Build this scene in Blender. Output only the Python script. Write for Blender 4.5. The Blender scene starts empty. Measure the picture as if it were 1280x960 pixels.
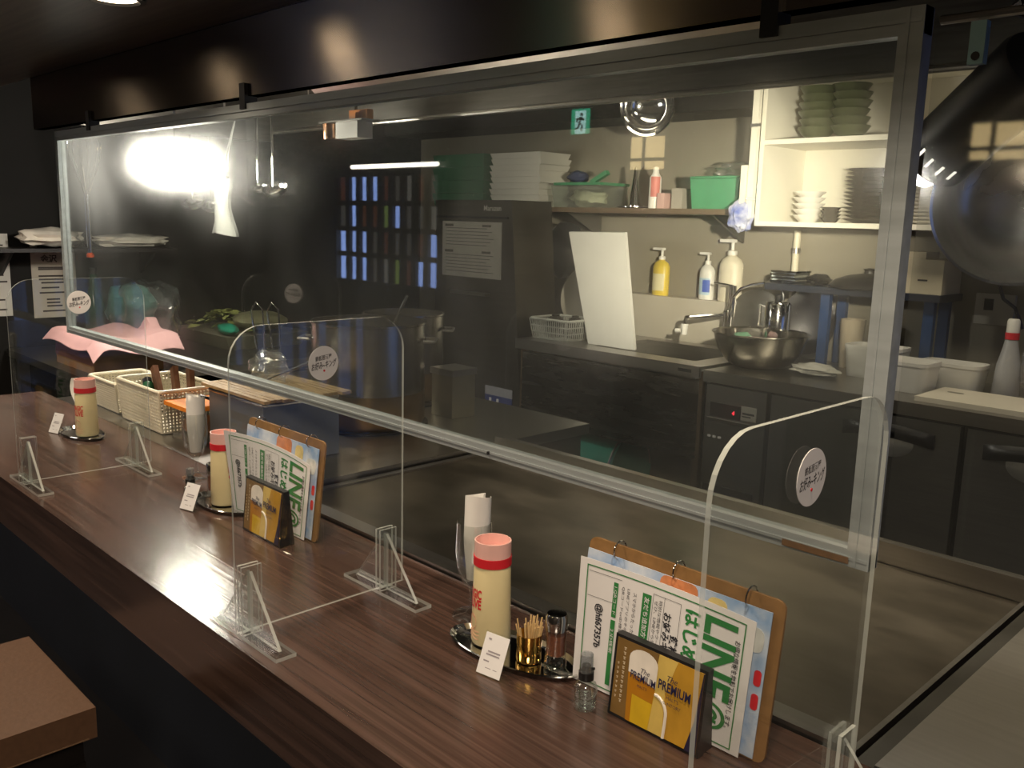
import bpy, bmesh, math, random
from mathutils import Vector, Matrix
random.seed(7)
S = bpy.context.scene
COL = S.collection
PI = math.pi

# ------------------------------------------------------------------ camera
FPX = 1122.92
EX = Vector((0.70015021, 0.1462536, -0.6988559))
EY = Vector((0.71349322, -0.10660625, 0.69250454))
EZ = Vector((0.02677888, -0.98348614, -0.17899134))
R = Matrix((EX, EY, EZ))                       # camera (x right, y down, z forward) -> world
CAM = Vector((0, 0, 1.37))
cd = bpy.data.cameras.new('camera')
cam = bpy.data.objects.new('camera', cd)
COL.objects.link(cam)
cr, cu_, cb = R @ Vector((1, 0, 0)), R @ Vector((0, -1, 0)), R @ Vector((0, 0, -1))
cam.matrix_world = Matrix(((cr.x, cu_.x, cb.x, CAM.x), (cr.y, cu_.y, cb.y, CAM.y), (cr.z, cu_.z, cb.z, CAM.z), (0, 0, 0, 1)))
cd.sensor_width = 36
cd.lens = FPX / 1280 * 36
cd.clip_start = 0.01
S.camera = cam

# ------------------------------------------------------------------ world, exposure, lights
w = bpy.data.worlds.new('world')
S.world = w
w.use_nodes = True
w.node_tree.nodes['Background'].inputs[0].default_value = (0.9, 0.8, 0.68, 1)
w.node_tree.nodes['Background'].inputs[1].default_value = 0.02
S.view_settings.view_transform = 'Standard'
S.view_settings.look = 'None'
S.view_settings.exposure = 0.12
S.view_settings.gamma = 1
S.view_settings.use_curve_mapping = False
S.cycles.use_denoising = True
S.cycles.transparent_max_bounces = 24
S.cycles.max_bounces = 10
S.cycles.sample_clamp_indirect = 25.0
S.cycles.caustics_reflective = False
S.cycles.caustics_refractive = False


def aim(o, d):
    o.rotation_euler = Vector(d).to_track_quat('-Z', 'Y').to_euler()


def lamp(name, kind, loc, d, energy, col, size=0.1, angle=80, blend=0.6, sy=None):
    l = bpy.data.lights.new(name, kind)
    l.energy = energy
    l.color = col
    if kind == 'AREA':
        l.size = size
        if sy:
            l.shape = 'RECTANGLE'
            l.size_y = sy
    else:
        l.shadow_soft_size = size
    if kind == 'SPOT':
        l.spot_size = math.radians(angle)
        l.spot_blend = blend
    o = bpy.data.objects.new(name, l)
    COL.objects.link(o)
    o.location = loc
    aim(o, d)
    return o


WARM = (1.0, 0.78, 0.52)
NEUT = (1.0, 0.88, 0.68)
BAR = 0.72                      # bar top height
# recessed downlights in the soffit over the bar
DL = [(-3.55, 0.66), (-2.72, 0.70), (-1.98, 0.78), (-1.25, 0.62), (-0.35, 0.62)]
for x, y in DL:
    lamp('soffit_downlight', 'SPOT', (x, y, 1.785), (0, 0.05, -1), 24, (1.0, 0.82, 0.60), 0.03, 120, 0.9)
# kitchen spot lamp, then overhead fills
lamp('spot_light', 'SPOT', (-0.665, 1.60, 1.485), (-1.25, 1.50, -0.13), 360, NEUT, 0.03, 42, 1.0)
for kx, ke in ((-2.2, 7), (-0.7, 12)):  # right-hand one added to brighten the back worktop, without a fixture
    lamp('kitchen_fill_light', 'AREA', (kx, 2.4, 2.36), (0, 0.1, -1), ke, NEUT, 0.8, sy=0.25)
for dx, de in ((-2.6, 16), (0.9, 55)):  # unseen fills added on the dining side to brighten faces turned to the camera
    lamp('dining_fill_light', 'AREA', (dx, -1.1, 2.36), (0, 0.25, -1), de, (1.0, 0.84, 0.66), 0.9, sy=0.4)


# ------------------------------------------------------------------ pixel -> world
def ray(u, v):
    return R @ Vector((u - 640, v - 480, FPX))


def PX(u, v, x):
    r = ray(u, v)
    return CAM + r * ((x - CAM.x) / r.x)


def PY(u, v, y):
    r = ray(u, v)
    return CAM + r * ((y - CAM.y) / r.y)


def PZ(u, v, z):
    r = ray(u, v)
    return CAM + r * ((z - CAM.z) / r.z)


# ------------------------------------------------------------------ materials
MATS = {}


def rgb(c):
    return tuple(c) + (1,) if len(c) == 3 else c


def mat(name, col, rough=0.5, metal=0.0, var=0.0, scale=(20, 20, 20), bump=0.0, bscale=None, emit=None, estr=0, trans=0.0, coat=0.0, spec=0.5, col2=None, rvar=0.0, ior=1.45, alpha=1.0, sub=0.0):
    if name in MATS:
        return MATS[name]
    m = bpy.data.materials.new(name)
    m.use_nodes = True
    nt = m.node_tree
    N, L = nt.nodes, nt.links
    p = N['Principled BSDF']
    p.inputs['Base Color'].default_value = rgb(col)
    p.inputs['Roughness'].default_value = rough
    p.inputs['Metallic'].default_value = metal
    p.inputs['Transmission Weight'].default_value = trans
    p.inputs['Coat Weight'].default_value = coat
    p.inputs['Specular IOR Level'].default_value = spec
    p.inputs['IOR'].default_value = ior
    p.inputs['Alpha'].default_value = alpha
    if sub:
        p.inputs['Subsurface Weight'].default_value = sub
        p.inputs['Subsurface Radius'].default_value = (0.02, 0.015, 0.01)
    if emit:
        p.inputs['Emission Color'].default_value = rgb(emit)
        p.inputs['Emission Strength'].default_value = estr
    tc = N.new('ShaderNodeTexCoord')
    mp = N.new('ShaderNodeMapping')
    mp.inputs['Scale'].default_value = scale
    L.new(tc.outputs['Object'], mp.inputs['Vector'])
    nz = N.new('ShaderNodeTexNoise')
    nz.inputs['Scale'].default_value = 1
    nz.inputs['Detail'].default_value = 5
    L.new(mp.outputs[0], nz.inputs['Vector'])
    if var or col2:
        rp = N.new('ShaderNodeValToRGB')
        c2 = col2 or tuple(max(0, c * (1 - var)) for c in col[:3])
        rp.color_ramp.elements[0].color = rgb(c2)
        rp.color_ramp.elements[0].position = 0.3
        rp.color_ramp.elements[1].color = rgb(col)
        rp.color_ramp.elements[1].position = 0.7
        L.new(nz.outputs[0], rp.inputs[0])
        L.new(rp.outputs[0], p.inputs['Base Color'])
    if rvar:
        mr = N.new('ShaderNodeMapRange')
        mr.inputs[3].default_value = max(0.02, rough - rvar)
        mr.inputs[4].default_value = rough + rvar
        L.new(nz.outputs[0], mr.inputs[0])
        L.new(mr.outputs[0], p.inputs['Roughness'])
    if bump:
        b = N.new('ShaderNodeBump')
        b.inputs['Strength'].default_value = bump
        b.inputs['Distance'].default_value = 0.002
        src = nz
        if bscale:
            mp2 = N.new('ShaderNodeMapping')
            mp2.inputs['Scale'].default_value = bscale
            L.new(tc.outputs['Object'], mp2.inputs['Vector'])
            src = N.new('ShaderNodeTexNoise')
            src.inputs['Scale'].default_value = 1
            src.inputs['Detail'].default_value = 3
            L.new(mp2.outputs[0], src.inputs['Vector'])
        L.new(src.outputs[0], b.inputs['Height'])
        L.new(b.outputs[0], p.inputs['Normal'])
    MATS[name] = m
    return m


def pane(name, tint=(1, 1, 1), refl=1.0, rough=0.01, haze=0.0, scatter=0.0, srough=0.2, nscale=3.0):
    """thin clear sheet: straight-through + Fresnel mirror + smudge (forward scatter and dust)"""
    if name in MATS:
        return MATS[name]
    m = bpy.data.materials.new(name)
    m.use_nodes = True
    nt = m.node_tree
    N, L = nt.nodes, nt.links
    N.remove(N['Principled BSDF'])
    out = N['Material Output']
    tr = N.new('ShaderNodeBsdfTransparent')
    tr.inputs[0].default_value = rgb(tint)
    gl = N.new('ShaderNodeBsdfGlossy')
    gl.inputs['Roughness'].default_value = rough
    gl.inputs[0].default_value = (1, 1, 1, 1)
    fr = N.new('ShaderNodeFresnel')
    fr.inputs[0].default_value = 1.49
    ge = N.new('ShaderNodeNewGeometry')
    cl = N.new('ShaderNodeMath')
    cl.operation = 'MULTIPLY'
    cl.use_clamp = True
    cl.inputs[1].default_value = refl
    # same Fresnel value from both sides of the sheet
    lw = N.new('ShaderNodeLayerWeight')
    lw.inputs[0].default_value = 0.5
    pw = N.new('ShaderNodeMath')
    pw.operation = 'POWER'
    pw.inputs[1].default_value = 3.2
    L.new(lw.outputs['Facing'], pw.inputs[0])
    ad = N.new('ShaderNodeMath')
    ad.operation = 'MULTIPLY_ADD'
    ad.inputs[1].default_value = 0.45
    ad.inputs[2].default_value = 0.03
    L.new(pw.outputs[0], ad.inputs[0])
    L.new(ad.outputs[0], cl.inputs[0])
    N.remove(fr)
    N.remove(ge)
    cur = tr.outputs[0]
    tc = N.new('ShaderNodeTexCoord')
    nz = N.new('ShaderNodeTexNoise')
    nz.inputs['Scale'].default_value = nscale
    nz.inputs['Detail'].default_value = 6
    nz.inputs['Distortion'].default_value = 1.2
    L.new(tc.outputs['Object'], nz.inputs['Vector'])

    def layer(cur, sh, amount):
        mr = N.new('ShaderNodeMapRange')
        mr.inputs[1].default_value = 0.3
        mr.inputs[2].default_value = 0.75
        mr.inputs[3].default_value = amount * 0.45
        mr.inputs[4].default_value = amount * 1.5
        L.new(nz.outputs[0], mr.inputs[0])
        mx = N.new('ShaderNodeMixShader')
        L.new(mr.outputs[0], mx.inputs[0])
        L.new(cur, mx.inputs[1])
        L.new(sh.outputs[0], mx.inputs[2])
        return mx.outputs[0]
    if scatter:
        rf = N.new('ShaderNodeBsdfRefraction')
        rf.inputs['Roughness'].default_value = srough
        rf.inputs['IOR'].default_value = 1.06
        rf.inputs[0].default_value = (1, 1, 1, 1)
        cur = layer(cur, rf, scatter)
    if haze:
        df = N.new('ShaderNodeBsdfTranslucent')
        df.inputs[0].default_value = (0.8, 0.82, 0.8, 1)
        d2 = N.new('ShaderNodeBsdfDiffuse')
        d2.inputs[0].default_value = (0.8, 0.82, 0.8, 1)
        ms = N.new('ShaderNodeMixShader')
        L.new(df.outputs[0], ms.inputs[1])
        L.new(d2.outputs[0], ms.inputs[2])
        cur = layer(cur, ms, haze)
    mx = N.new('ShaderNodeMixShader')
    L.new(cl.outputs[0], mx.inputs[0])
    L.new(cur, mx.inputs[1])
    L.new(gl.outputs[0], mx.inputs[2])
    L.new(mx.outputs[0], out.inputs[0])
    MATS[name] = m
    return m


def brushed(name, col, rough, tangent):
    m = mat(name, col, rough, 1, rvar=0.03, scale=(2, 40, 40))
    p = m.node_tree.nodes['Principled BSDF']
    p.inputs['Anisotropic'].default_value = 0.92
    v = m.node_tree.nodes.new('ShaderNodeCombineXYZ')
    for i in range(3):
        v.inputs[i].default_value = tangent[i]
    m.node_tree.links.new(v.outputs[0], p.inputs['Tangent'])
    return m


def emis(name, col, s):
    if name in MATS:
        return MATS[name]
    m = bpy.data.materials.new(name)
    m.use_nodes = True
    nt = m.node_tree
    nt.nodes.remove(nt.nodes['Principled BSDF'])
    e = nt.nodes.new('ShaderNodeEmission')
    e.inputs[0].default_value = rgb(col)
    e.inputs[1].default_value = s
    nt.links.new(e.outputs[0], nt.nodes['Material Output'].inputs[0])
    MATS[name] = m
    return m


def wood(name, c1, c2, rough, axis_scale, bump, coat=0.0, gap=(0.3, 0.7)):
    """grain: two stretched noises; relief along the grain"""
    m = bpy.data.materials.new(name)
    m.use_nodes = True
    nt = m.node_tree
    N, L = nt.nodes, nt.links
    p = N['Principled BSDF']
    tc = N.new('ShaderNodeTexCoord')
    mp = N.new('ShaderNodeMapping')
    mp.inputs['Scale'].default_value = axis_scale
    L.new(tc.outputs['Object'], mp.inputs[0])
    n1 = N.new('ShaderNodeTexNoise')
    n1.inputs['Scale'].default_value = 1
    n1.inputs['Detail'].default_value = 6
    n1.inputs['Distortion'].default_value = 0.6
    L.new(mp.outputs[0], n1.inputs['Vector'])
    rp = N.new('ShaderNodeValToRGB')
    rp.color_ramp.elements[0].color = rgb(c1)
    rp.color_ramp.elements[0].position = gap[0]
    rp.color_ramp.elements[1].color = rgb(c2)
    rp.color_ramp.elements[1].position = gap[1]
    L.new(n1.outputs[0], rp.inputs[0])
    L.new(rp.outputs[0], p.inputs['Base Color'])
    p.inputs['Roughness'].default_value = rough
    p.inputs['Coat Weight'].default_value = coat
    p.inputs['Coat Roughness'].default_value = 0.12
    b = N.new('ShaderNodeBump')
    b.inputs['Strength'].default_value = bump
    b.inputs['Distance'].default_value = 0.001
    L.new(n1.outputs[0], b.inputs['Height'])
    L.new(b.outputs[0], p.inputs['Normal'])
    if coat:
        L.new(b.outputs[0], p.inputs['Coat Normal'])
    MATS[name] = m
    return m


M_bar = wood('dark_oak_bar', (0.036, 0.020, 0.015), (0.100, 0.057, 0.043), 0.20, (2.2, 110, 60), 0.30)
M_soffit = wood('dark_soffit_wood', (0.022, 0.016, 0.012), (0.11, 0.08, 0.06), 0.30, (2.2, 55, 40), 0.6)
M_steel = mat('brushed_steel', (0.42, 0.40, 0.37), 0.30, 1, var=0.12, scale=(3, 120, 120), bump=0.04, rvar=0.05)
M_steelx = mat('hood_steel', (0.34, 0.31, 0.28), 0.22, 1, var=0.1, scale=(1.5, 300, 500), bump=0.12, rvar=0.04)
M_steeld = mat('dull_dark_steel', (0.20, 0.19, 0.17), 0.36, 1, var=0.25, scale=(8, 8, 120), bump=0.03, rvar=0.06)
M_fridge = mat('fridge_steel', (0.24, 0.235, 0.22), 0.42, 1, var=0.12, scale=(6, 6, 160), bump=0.02, rvar=0.05)
M_teppan = mat('teppan_plate_steel', (0.27, 0.235, 0.185), 0.36, 1, var=0.45, scale=(5, 9, 9), bump=0.03, rvar=0.10)
M_chrome = mat('polished_steel', (0.72, 0.71, 0.69), 0.10, 1, var=0.05)
M_pot = mat('stock_pot_steel', (0.50, 0.47, 0.42), 0.24, 1, var=0.3, scale=(3, 3, 12), rvar=0.1, bump=0.02)
M_potb = mat('browned_pot_steel', (0.30, 0.19, 0.09), 0.38, 1, var=0.5, scale=(6, 6, 14), rvar=0.1)
M_alum = mat('frame_aluminium', (0.44, 0.48, 0.49), 0.42, 0.45, var=0.2, scale=(6, 60, 60), rvar=0.06)
M_black = mat('black_plastic', (0.012, 0.012, 0.013), 0.35, var=0.2)
M_dark = mat('dark_wall_paint', (0.010, 0.009, 0.0078), 0.7, spec=0.25, var=0.25, scale=(4, 4, 4))
M_wallk = mat('kitchen_wall_panel', (0.27, 0.245, 0.19), 0.5, var=0.10, scale=(3, 3, 3))
M_walld = mat('dining_wall', (0.05, 0.042, 0.034), 0.7, var=0.2, scale=(3, 3, 3))
M_floor = mat('dark_floor', (0.022, 0.020, 0.020), 0.5, var=0.3, scale=(4, 4, 4))
M_ceil = mat('dark_ceiling', (0.05, 0.045, 0.04), 0.7, var=0.2)
M_white = mat('white_plastic', (0.74, 0.72, 0.67), 0.4, var=0.06)
M_cream = mat('cream_plastic', (0.72, 0.66, 0.52), 0.42, var=0.06)
M_whitec = mat('white_cabinet', (0.72, 0.69, 0.60), 0.4, var=0.06, scale=(5, 5, 5))
M_paper = mat('white_paper', (0.72, 0.70, 0.70), 0.65, var=0.05)
M_tissue = mat('white_tissue', (0.86, 0.84, 0.80), 0.85, var=0.04, bump=0.1)
M_ink = mat('black_ink', (0.025, 0.024, 0.03), 0.6, var=0.1)
M_red = mat('red_print', (0.62, 0.02, 0.03), 0.45, var=0.05)
M_green = mat('green_print', (0.03, 0.20, 0.05), 0.55, var=0.1)
M_greenplain = mat('green_plastic', (0.06, 0.27, 0.13), 0.4, var=0.15)
M_teal = mat('teal_plastic', (0.03, 0.28, 0.21), 0.4, var=0.15)
M_blue = mat('blue_paint', (0.025, 0.06, 0.16), 0.4, var=0.2)
M_gold = mat('gold_metal', (0.75, 0.46, 0.12), 0.14, 1, var=0.1)
M_kraft = mat('brown_board', (0.26, 0.135, 0.045), 0.6, var=0.25, scale=(60, 60, 60))
M_leather = mat('brown_leatherette', (0.115, 0.060, 0.034), 0.42, var=0.2, scale=(90, 90, 90), bump=0.25)
M_stoolw = mat('black_stool_wood', (0.012, 0.009, 0.008), 0.4, var=0.2)
M_orange = mat('orange_plastic', (0.80, 0.24, 0.02), 0.4, var=0.1)
M_pink = mat('pink_cloth', (0.62, 0.36, 0.36), 0.85, var=0.1, bump=0.2)
M_pick = mat('toothpick_wood', (0.70, 0.48, 0.22), 0.6, var=0.2, scale=(100, 100, 100))
M_bamboo = mat('bamboo', (0.58, 0.40, 0.19), 0.45, var=0.35, scale=(30, 200, 200), col2=(0.30, 0.18, 0.07))
M_handle = mat('brown_knife_handle', (0.22, 0.10, 0.055), 0.4, var=0.4, scale=(60, 60, 15))
M_herb = mat('green_leaves', (0.42, 0.46, 0.14), 0.5, var=0.5, scale=(30, 30, 30))
M_mayo = mat('pale_yellow_filling', (0.78, 0.66, 0.37), 0.35, var=0.06, spec=0.5)
M_capc = mat('translucent_pink_cap', (0.80, 0.47, 0.42), 0.35, var=0.05)
M_spice = mat('red_brown_spice', (0.26, 0.07, 0.025), 0.7, var=0.5, scale=(400, 400, 400))
M_glass = pane('clear_glass', (0.96, 0.97, 0.96), 2.2, 0.01, haze=0.012)
M_acryl = pane('clear_acrylic', (0.975, 0.985, 0.98), 1.0, 0.015, haze=0.006, nscale=5)
M_guard = pane('smudged_guard_sheet', (0.93, 0.95, 0.93), 1.2, 0.015, haze=0.014, scatter=0.12, srough=0.9, nscale=2.6)
M_vinyl = pane('clear_vinyl', (0.96, 0.97, 0.96), 1.0, 0.03, haze=0.006, scatter=0.06, srough=0.9, nscale=3)
M_film = pane('plastic_film', (0.95, 0.95, 0.94), 3.2, 0.12, haze=0.16, nscale=14)
M_edge = mat('acrylic_edge', (0.80, 0.84, 0.78), 0.2, var=0.05, alpha=0.42)
M_edged = mat('acrylic_foot', (0.86, 0.88, 0.80), 0.15, var=0.05, alpha=0.30)
M_liquid = pane('clear_liquid', (0.80, 0.84, 0.84), 1.2, 0.02, haze=0.02)


ORD = ['lowest', 'second from the bottom', 'third from the bottom', 'fourth from the bottom', 'fifth from the bottom', 'sixth from the bottom', 'seventh from the bottom', 'eighth from the bottom', 'ninth from the bottom', 'tenth from the bottom', 'eleventh from the bottom', 'twelfth from the bottom', 'thirteenth from the bottom', 'fourteenth from the bottom']


def ordn(k, n):
    return 'topmost' if k == n - 1 else ORD[k]


# ------------------------------------------------------------------ mesh helpers
class B:
    def __init__(s):
        s.bm = bmesh.new()
        s.mi = 0

    def _new(s, verts, faces):
        vs = [s.bm.verts.new(v) for v in verts]
        for f in faces:
            try:
                fc = s.bm.faces.new([vs[i] for i in f])
                fc.material_index = s.mi
            except ValueError:
                pass
        return vs

    def box(s, x0, x1, y0, y1, z0, z1):
        return s._new([(x0, y0, z0), (x1, y0, z0), (x1, y1, z0), (x0, y1, z0), (x0, y0, z1), (x1, y0, z1), (x1, y1, z1), (x0, y1, z1)],
                      [(0, 3, 2, 1), (4, 5, 6, 7), (0, 1, 5, 4), (1, 2, 6, 5), (2, 3, 7, 6), (3, 0, 4, 7)])

    def obox(s, c, ax, ay, az):
        """box about c with half-axis vectors"""
        c, ax, ay, az = map(Vector, (c, ax, ay, az))
        v = [c + ax * i + ay * j + az * k for k in (-1, 1) for (i, j) in ((-1, -1), (1, -1), (1, 1), (-1, 1))]
        return s._new(v, [(0, 3, 2, 1), (4, 5, 6, 7), (0, 1, 5, 4), (1, 2, 6, 5), (2, 3, 7, 6), (3, 0, 4, 7)])

    def frust(s, x0, x1, y0, y1, z0, z1, t):
        """box tapering: bottom inset by t"""
        return s._new([(x0 + t, y0 + t, z0), (x1 - t, y0 + t, z0), (x1 - t, y1 - t, z0), (x0 + t, y1 - t, z0), (x0, y0, z1), (x1, y0, z1), (x1, y1, z1), (x0, y1, z1)],
                      [(0, 3, 2, 1), (4, 5, 6, 7), (0, 1, 5, 4), (1, 2, 6, 5), (2, 3, 7, 6), (3, 0, 4, 7)])

    def lathe(s, c, prof, n=28, sx=1, sy=1, axis=None):
        """profile of (r, z) turned about z at c; closed at r=0 ends"""
        c = Vector(c)
        q = Vector(axis).to_track_quat('Z', 'Y') if axis else None
        rings = []
        for r, z in prof:
            if r < 1e-6:
                p = Vector((0, 0, z))
                rings.append([s.bm.verts.new(c + (q @ p if q else p))])
            else:
                ring = []
                for k in range(n):
                    a = 2 * PI * k / n
                    p = Vector((r * math.cos(a) * sx, r * math.sin(a) * sy, z))
                    ring.append(s.bm.verts.new(c + (q @ p if q else p)))
                rings.append(ring)
        for a, b in zip(rings, rings[1:]):
            for k in range(n):
                k2 = (k + 1) % n
                if len(a) == 1 and len(b) == 1:
                    continue
                if len(a) == 1:
                    f = s.bm.faces.new([a[0], b[k2], b[k]])
                elif len(b) == 1:
                    f = s.bm.faces.new([a[k], a[k2], b[0]])
                else:
                    f = s.bm.faces.new([a[k], a[k2], b[k2], b[k]])
                f.material_index = s.mi

    def cyl(s, p0, p1, r0, r1=None, n=20):
        p0, p1 = Vector(p0), Vector(p1)
        d = p1 - p0
        r1 = r0 if r1 is None else r1
        s.lathe(p0, [(0, 0), (r0, 0), (r1, d.length), (0, d.length)], n, axis=d)

    def tube(s, pts, r, n=8, closed=False):
        pts = [Vector(p) for p in pts]
        m = len(pts)
        rings = []
        up = None
        for i, p in enumerate(pts):
            if closed:
                t = pts[(i + 1) % m] - pts[i - 1]
            else:
                t = pts[min(i + 1, m - 1)] - pts[max(i - 1, 0)]
            t.normalize()
            if up is None:
                up = Vector((0, 0, 1)) if abs(t.z) < 0.9 else Vector((1, 0, 0))
            up = (up - t * up.dot(t))
            if up.length < 1e-5:
                up = t.orthogonal()
            up.normalize()
            sd = t.cross(up)
            rr = r[i] if isinstance(r, (list, tuple)) else r
            rings.append([s.bm.verts.new(p + (up * math.cos(2 * PI * k / n) + sd * math.sin(2 * PI * k / n)) * rr) for k in range(n)])
        prs = list(zip(rings, rings[1:]))
        if closed:
            prs.append((rings[-1], rings[0]))
        for a, b in prs:
            for k in range(n):
                f = s.bm.faces.new([a[k], a[(k + 1) % n], b[(k + 1) % n], b[k]])
                f.material_index = s.mi
        if not closed:
            for rg in (rings[0], rings[-1][::-1]):
                f = s.bm.faces.new(rg[::-1])
                f.material_index = s.mi

    def prism(s, poly, d):
        """polygon of 3D points extruded by vector d"""
        d = Vector(d)
        n = len(poly)
        a = [s.bm.verts.new(p) for p in poly]
        b = [s.bm.verts.new(Vector(p) + d) for p in poly]
        fs = [s.bm.faces.new(a[::-1]), s.bm.faces.new(b)]
        for k in range(n):
            fs.append(s.bm.faces.new([a[k], a[(k + 1) % n], b[(k + 1) % n], b[k]]))
        for f in fs:
            f.material_index = s.mi

    def sheet(s, f, nu, nv, thick=None):
        """grid surface f(u,v)->point; thick = offset vector for a second skin"""
        vs = [[s.bm.verts.new(f(i / nu, j / nv)) for j in range(nv + 1)] for i in range(nu + 1)]
        for i in range(nu):
            for j in range(nv):
                fc = s.bm.faces.new([vs[i][j], vs[i + 1][j], vs[i + 1][j + 1], vs[i][j + 1]])
                fc.material_index = s.mi
        if thick is not None:
            t = Vector(thick)
            ws = [[s.bm.verts.new(vs[i][j].co + t) for j in range(nv + 1)] for i in range(nu + 1)]
            for i in range(nu):
                for j in range(nv):
                    s.bm.faces.new([ws[i][j], ws[i][j + 1], ws[i + 1][j + 1], ws[i + 1][j]]).material_index = s.mi
            for i in range(nu):
                s.bm.faces.new([vs[i + 1][0], vs[i][0], ws[i][0], ws[i + 1][0]]).material_index = s.mi
                s.bm.faces.new([vs[i][nv], vs[i + 1][nv], ws[i + 1][nv], ws[i][nv]]).material_index = s.mi
            for j in range(nv):
                s.bm.faces.new([vs[0][j], vs[0][j + 1], ws[0][j + 1], ws[0][j]]).material_index = s.mi
                s.bm.faces.new([vs[nu][j + 1], vs[nu][j], ws[nu][j], ws[nu][j + 1]]).material_index = s.mi

    def blob(s, c, r, jit=0.1, sub=3, seed=0, freq=3.0):
        c = Vector(c)
        rnd = random.Random(seed)
        ph = [rnd.uniform(0, 6) for _ in range(9)]
        ret = bmesh.ops.create_icosphere(s.bm, subdivisions=sub, radius=1)
        for v in ret['verts']:
            p = v.co.copy()
            k = 1 + jit * (math.sin(p.x * freq + ph[0]) * math.sin(p.y * freq * 1.3 + ph[1]) + 0.7 * math.sin(p.z * freq * 1.7 + ph[2] + p.x * 2) + 0.5 * math.sin(p.y * freq * 2.9 + ph[3]) * math.sin(p.x * freq * 2.3 + ph[4]) + 0.4 * rnd.uniform(-1, 1))
            v.co = Vector((p.x * r[0], p.y * r[1], p.z * r[2])) * k + c
        for f in s.bm.faces:
            pass

    def rot(s, ang, piv, axis='Z'):
        bmesh.ops.rotate(s.bm, cent=Vector(piv), matrix=Matrix.Rotation(ang, 3, axis), verts=s.bm.verts[:])
        return s

    def bevel(s, wd, seg=2):
        es = [e for e in s.bm.edges if len(e.link_faces) == 2 and e.calc_face_angle(0) > 0.6]
        bmesh.ops.bevel(s.bm, geom=es, offset=wd, segments=seg, profile=0.5, affect='EDGES', clamp_overlap=True)
        return s


def finish(name, b, mats, smooth=True, ang=35):
    bmesh.ops.recalc_face_normals(b.bm, faces=b.bm.faces[:])
    me = bpy.data.meshes.new(name)
    b.bm.to_mesh(me)
    b.bm.free()
    for m in (mats if isinstance(mats, (list, tuple)) else [mats]):
        me.materials.append(m)
    if smooth:
        for p in me.polygons:
            p.use_smooth = True
        me.set_sharp_from_angle(angle=math.radians(ang))
    o = bpy.data.objects.new(name, me)
    COL.objects.link(o)
    return o


def base_of(o):
    return o.matrix_local.translation if o.parent is None else base_of(o.parent) + o.matrix_local.translation


def part(name, b, mats, parent, smooth=True, label=None, ang=35):
    """b is in world coordinates; the part's origin goes to its parent's"""
    o = finish(name, b, mats, smooth, ang)
    off = Vector(ROOT[parent.name])
    o.data.transform(Matrix.Translation(-off))
    o.parent = parent
    ROOT[o.name] = off
    if label:
        o['label'] = label
    return o


ROOT = {}


def tag(o, label, cat, group=None):
    o['label'] = label
    o['category'] = cat
    if group:
        o['group'] = group
    return o


def thing(name, label, cat, loc, group=None):
    o = bpy.data.objects.new(name, None)
    COL.objects.link(o)
    o.empty_display_size = 0.05
    o.location = loc
    ROOT[o.name] = Vector(loc)
    return tag(o, label, cat, group)


def solo(name, b, mats, label, cat, group=None, smooth=True, ang=35, base=None):
    """a thing that is one mesh; origin at the middle of its base"""
    o = finish(name, b, mats, smooth, ang)
    vs = [v.co for v in o.data.vertices]
    lo = Vector((min(v.x for v in vs), min(v.y for v in vs), min(v.z for v in vs)))
    hi = Vector((max(v.x for v in vs), max(v.y for v in vs), max(v.z for v in vs)))
    c = Vector(((lo.x + hi.x) / 2, (lo.y + hi.y) / 2, lo.z))
    o.data.transform(Matrix.Translation(-c))
    o.location = c
    ROOT[o.name] = c
    return tag(o, label, cat, group)


def struct(name, b, mats, smooth=False, label=None):
    o = finish(name, b, mats, smooth)
    o['kind'] = 'structure'
    ROOT[o.name] = Vector((0, 0, 0))
    if label:
        o['label'] = label
    return o


def copy_tree(o, loc=None, rz=0, parent=None, label=None):
    c = o.copy()
    COL.objects.link(c)
    c.parent = parent
    if parent is None and loc is not None:
        c.location = loc
        c.rotation_euler = (0, 0, rz)
    for ch in list(o.children):
        copy_tree(ch, parent=c)
    if label:
        c['label'] = label
    if parent is None:
        ROOT[c.name] = Vector(c.location)
    return c


def text2d(body, size=1.0, align='LEFT', shear=0.0, bold=0.0, space=1.0, line=1.0, res=2):
    cu = bpy.data.curves.new('lettering', 'FONT')
    cu.body = body
    cu.size = size
    cu.align_x = align
    cu.align_y = 'CENTER'
    cu.shear = shear
    cu.offset = bold
    cu.resolution_u = res
    cu.space_character = space
    cu.space_line = line
    o = bpy.data.objects.new('lettering_tmp', cu)
    COL.objects.link(o)
    dg = bpy.context.evaluated_depsgraph_get()
    me = bpy.data.meshes.new_from_object(o.evaluated_get(dg))
    vs = [v.co.xy.copy() for v in me.vertices]
    fs = [tuple(p.vertices) for p in me.polygons]
    bpy.data.objects.remove(o)
    bpy.data.meshes.remove(me)
    bpy.data.curves.remove(cu)
    return vs, fs


def put_text(b, body, size, f, width=None, **k):
    """adds lettering to b; f maps text plane (x, y) to world"""
    vs, fs = text2d(body, size, **k)
    if width and vs:
        xs = [v.x for v in vs]
        sc = width / max(1e-6, max(xs) - min(xs))
        vs = [Vector((v.x * sc, v.y)) for v in vs]
    b._new([f(v.x, v.y) for v in vs], fs)


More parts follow.
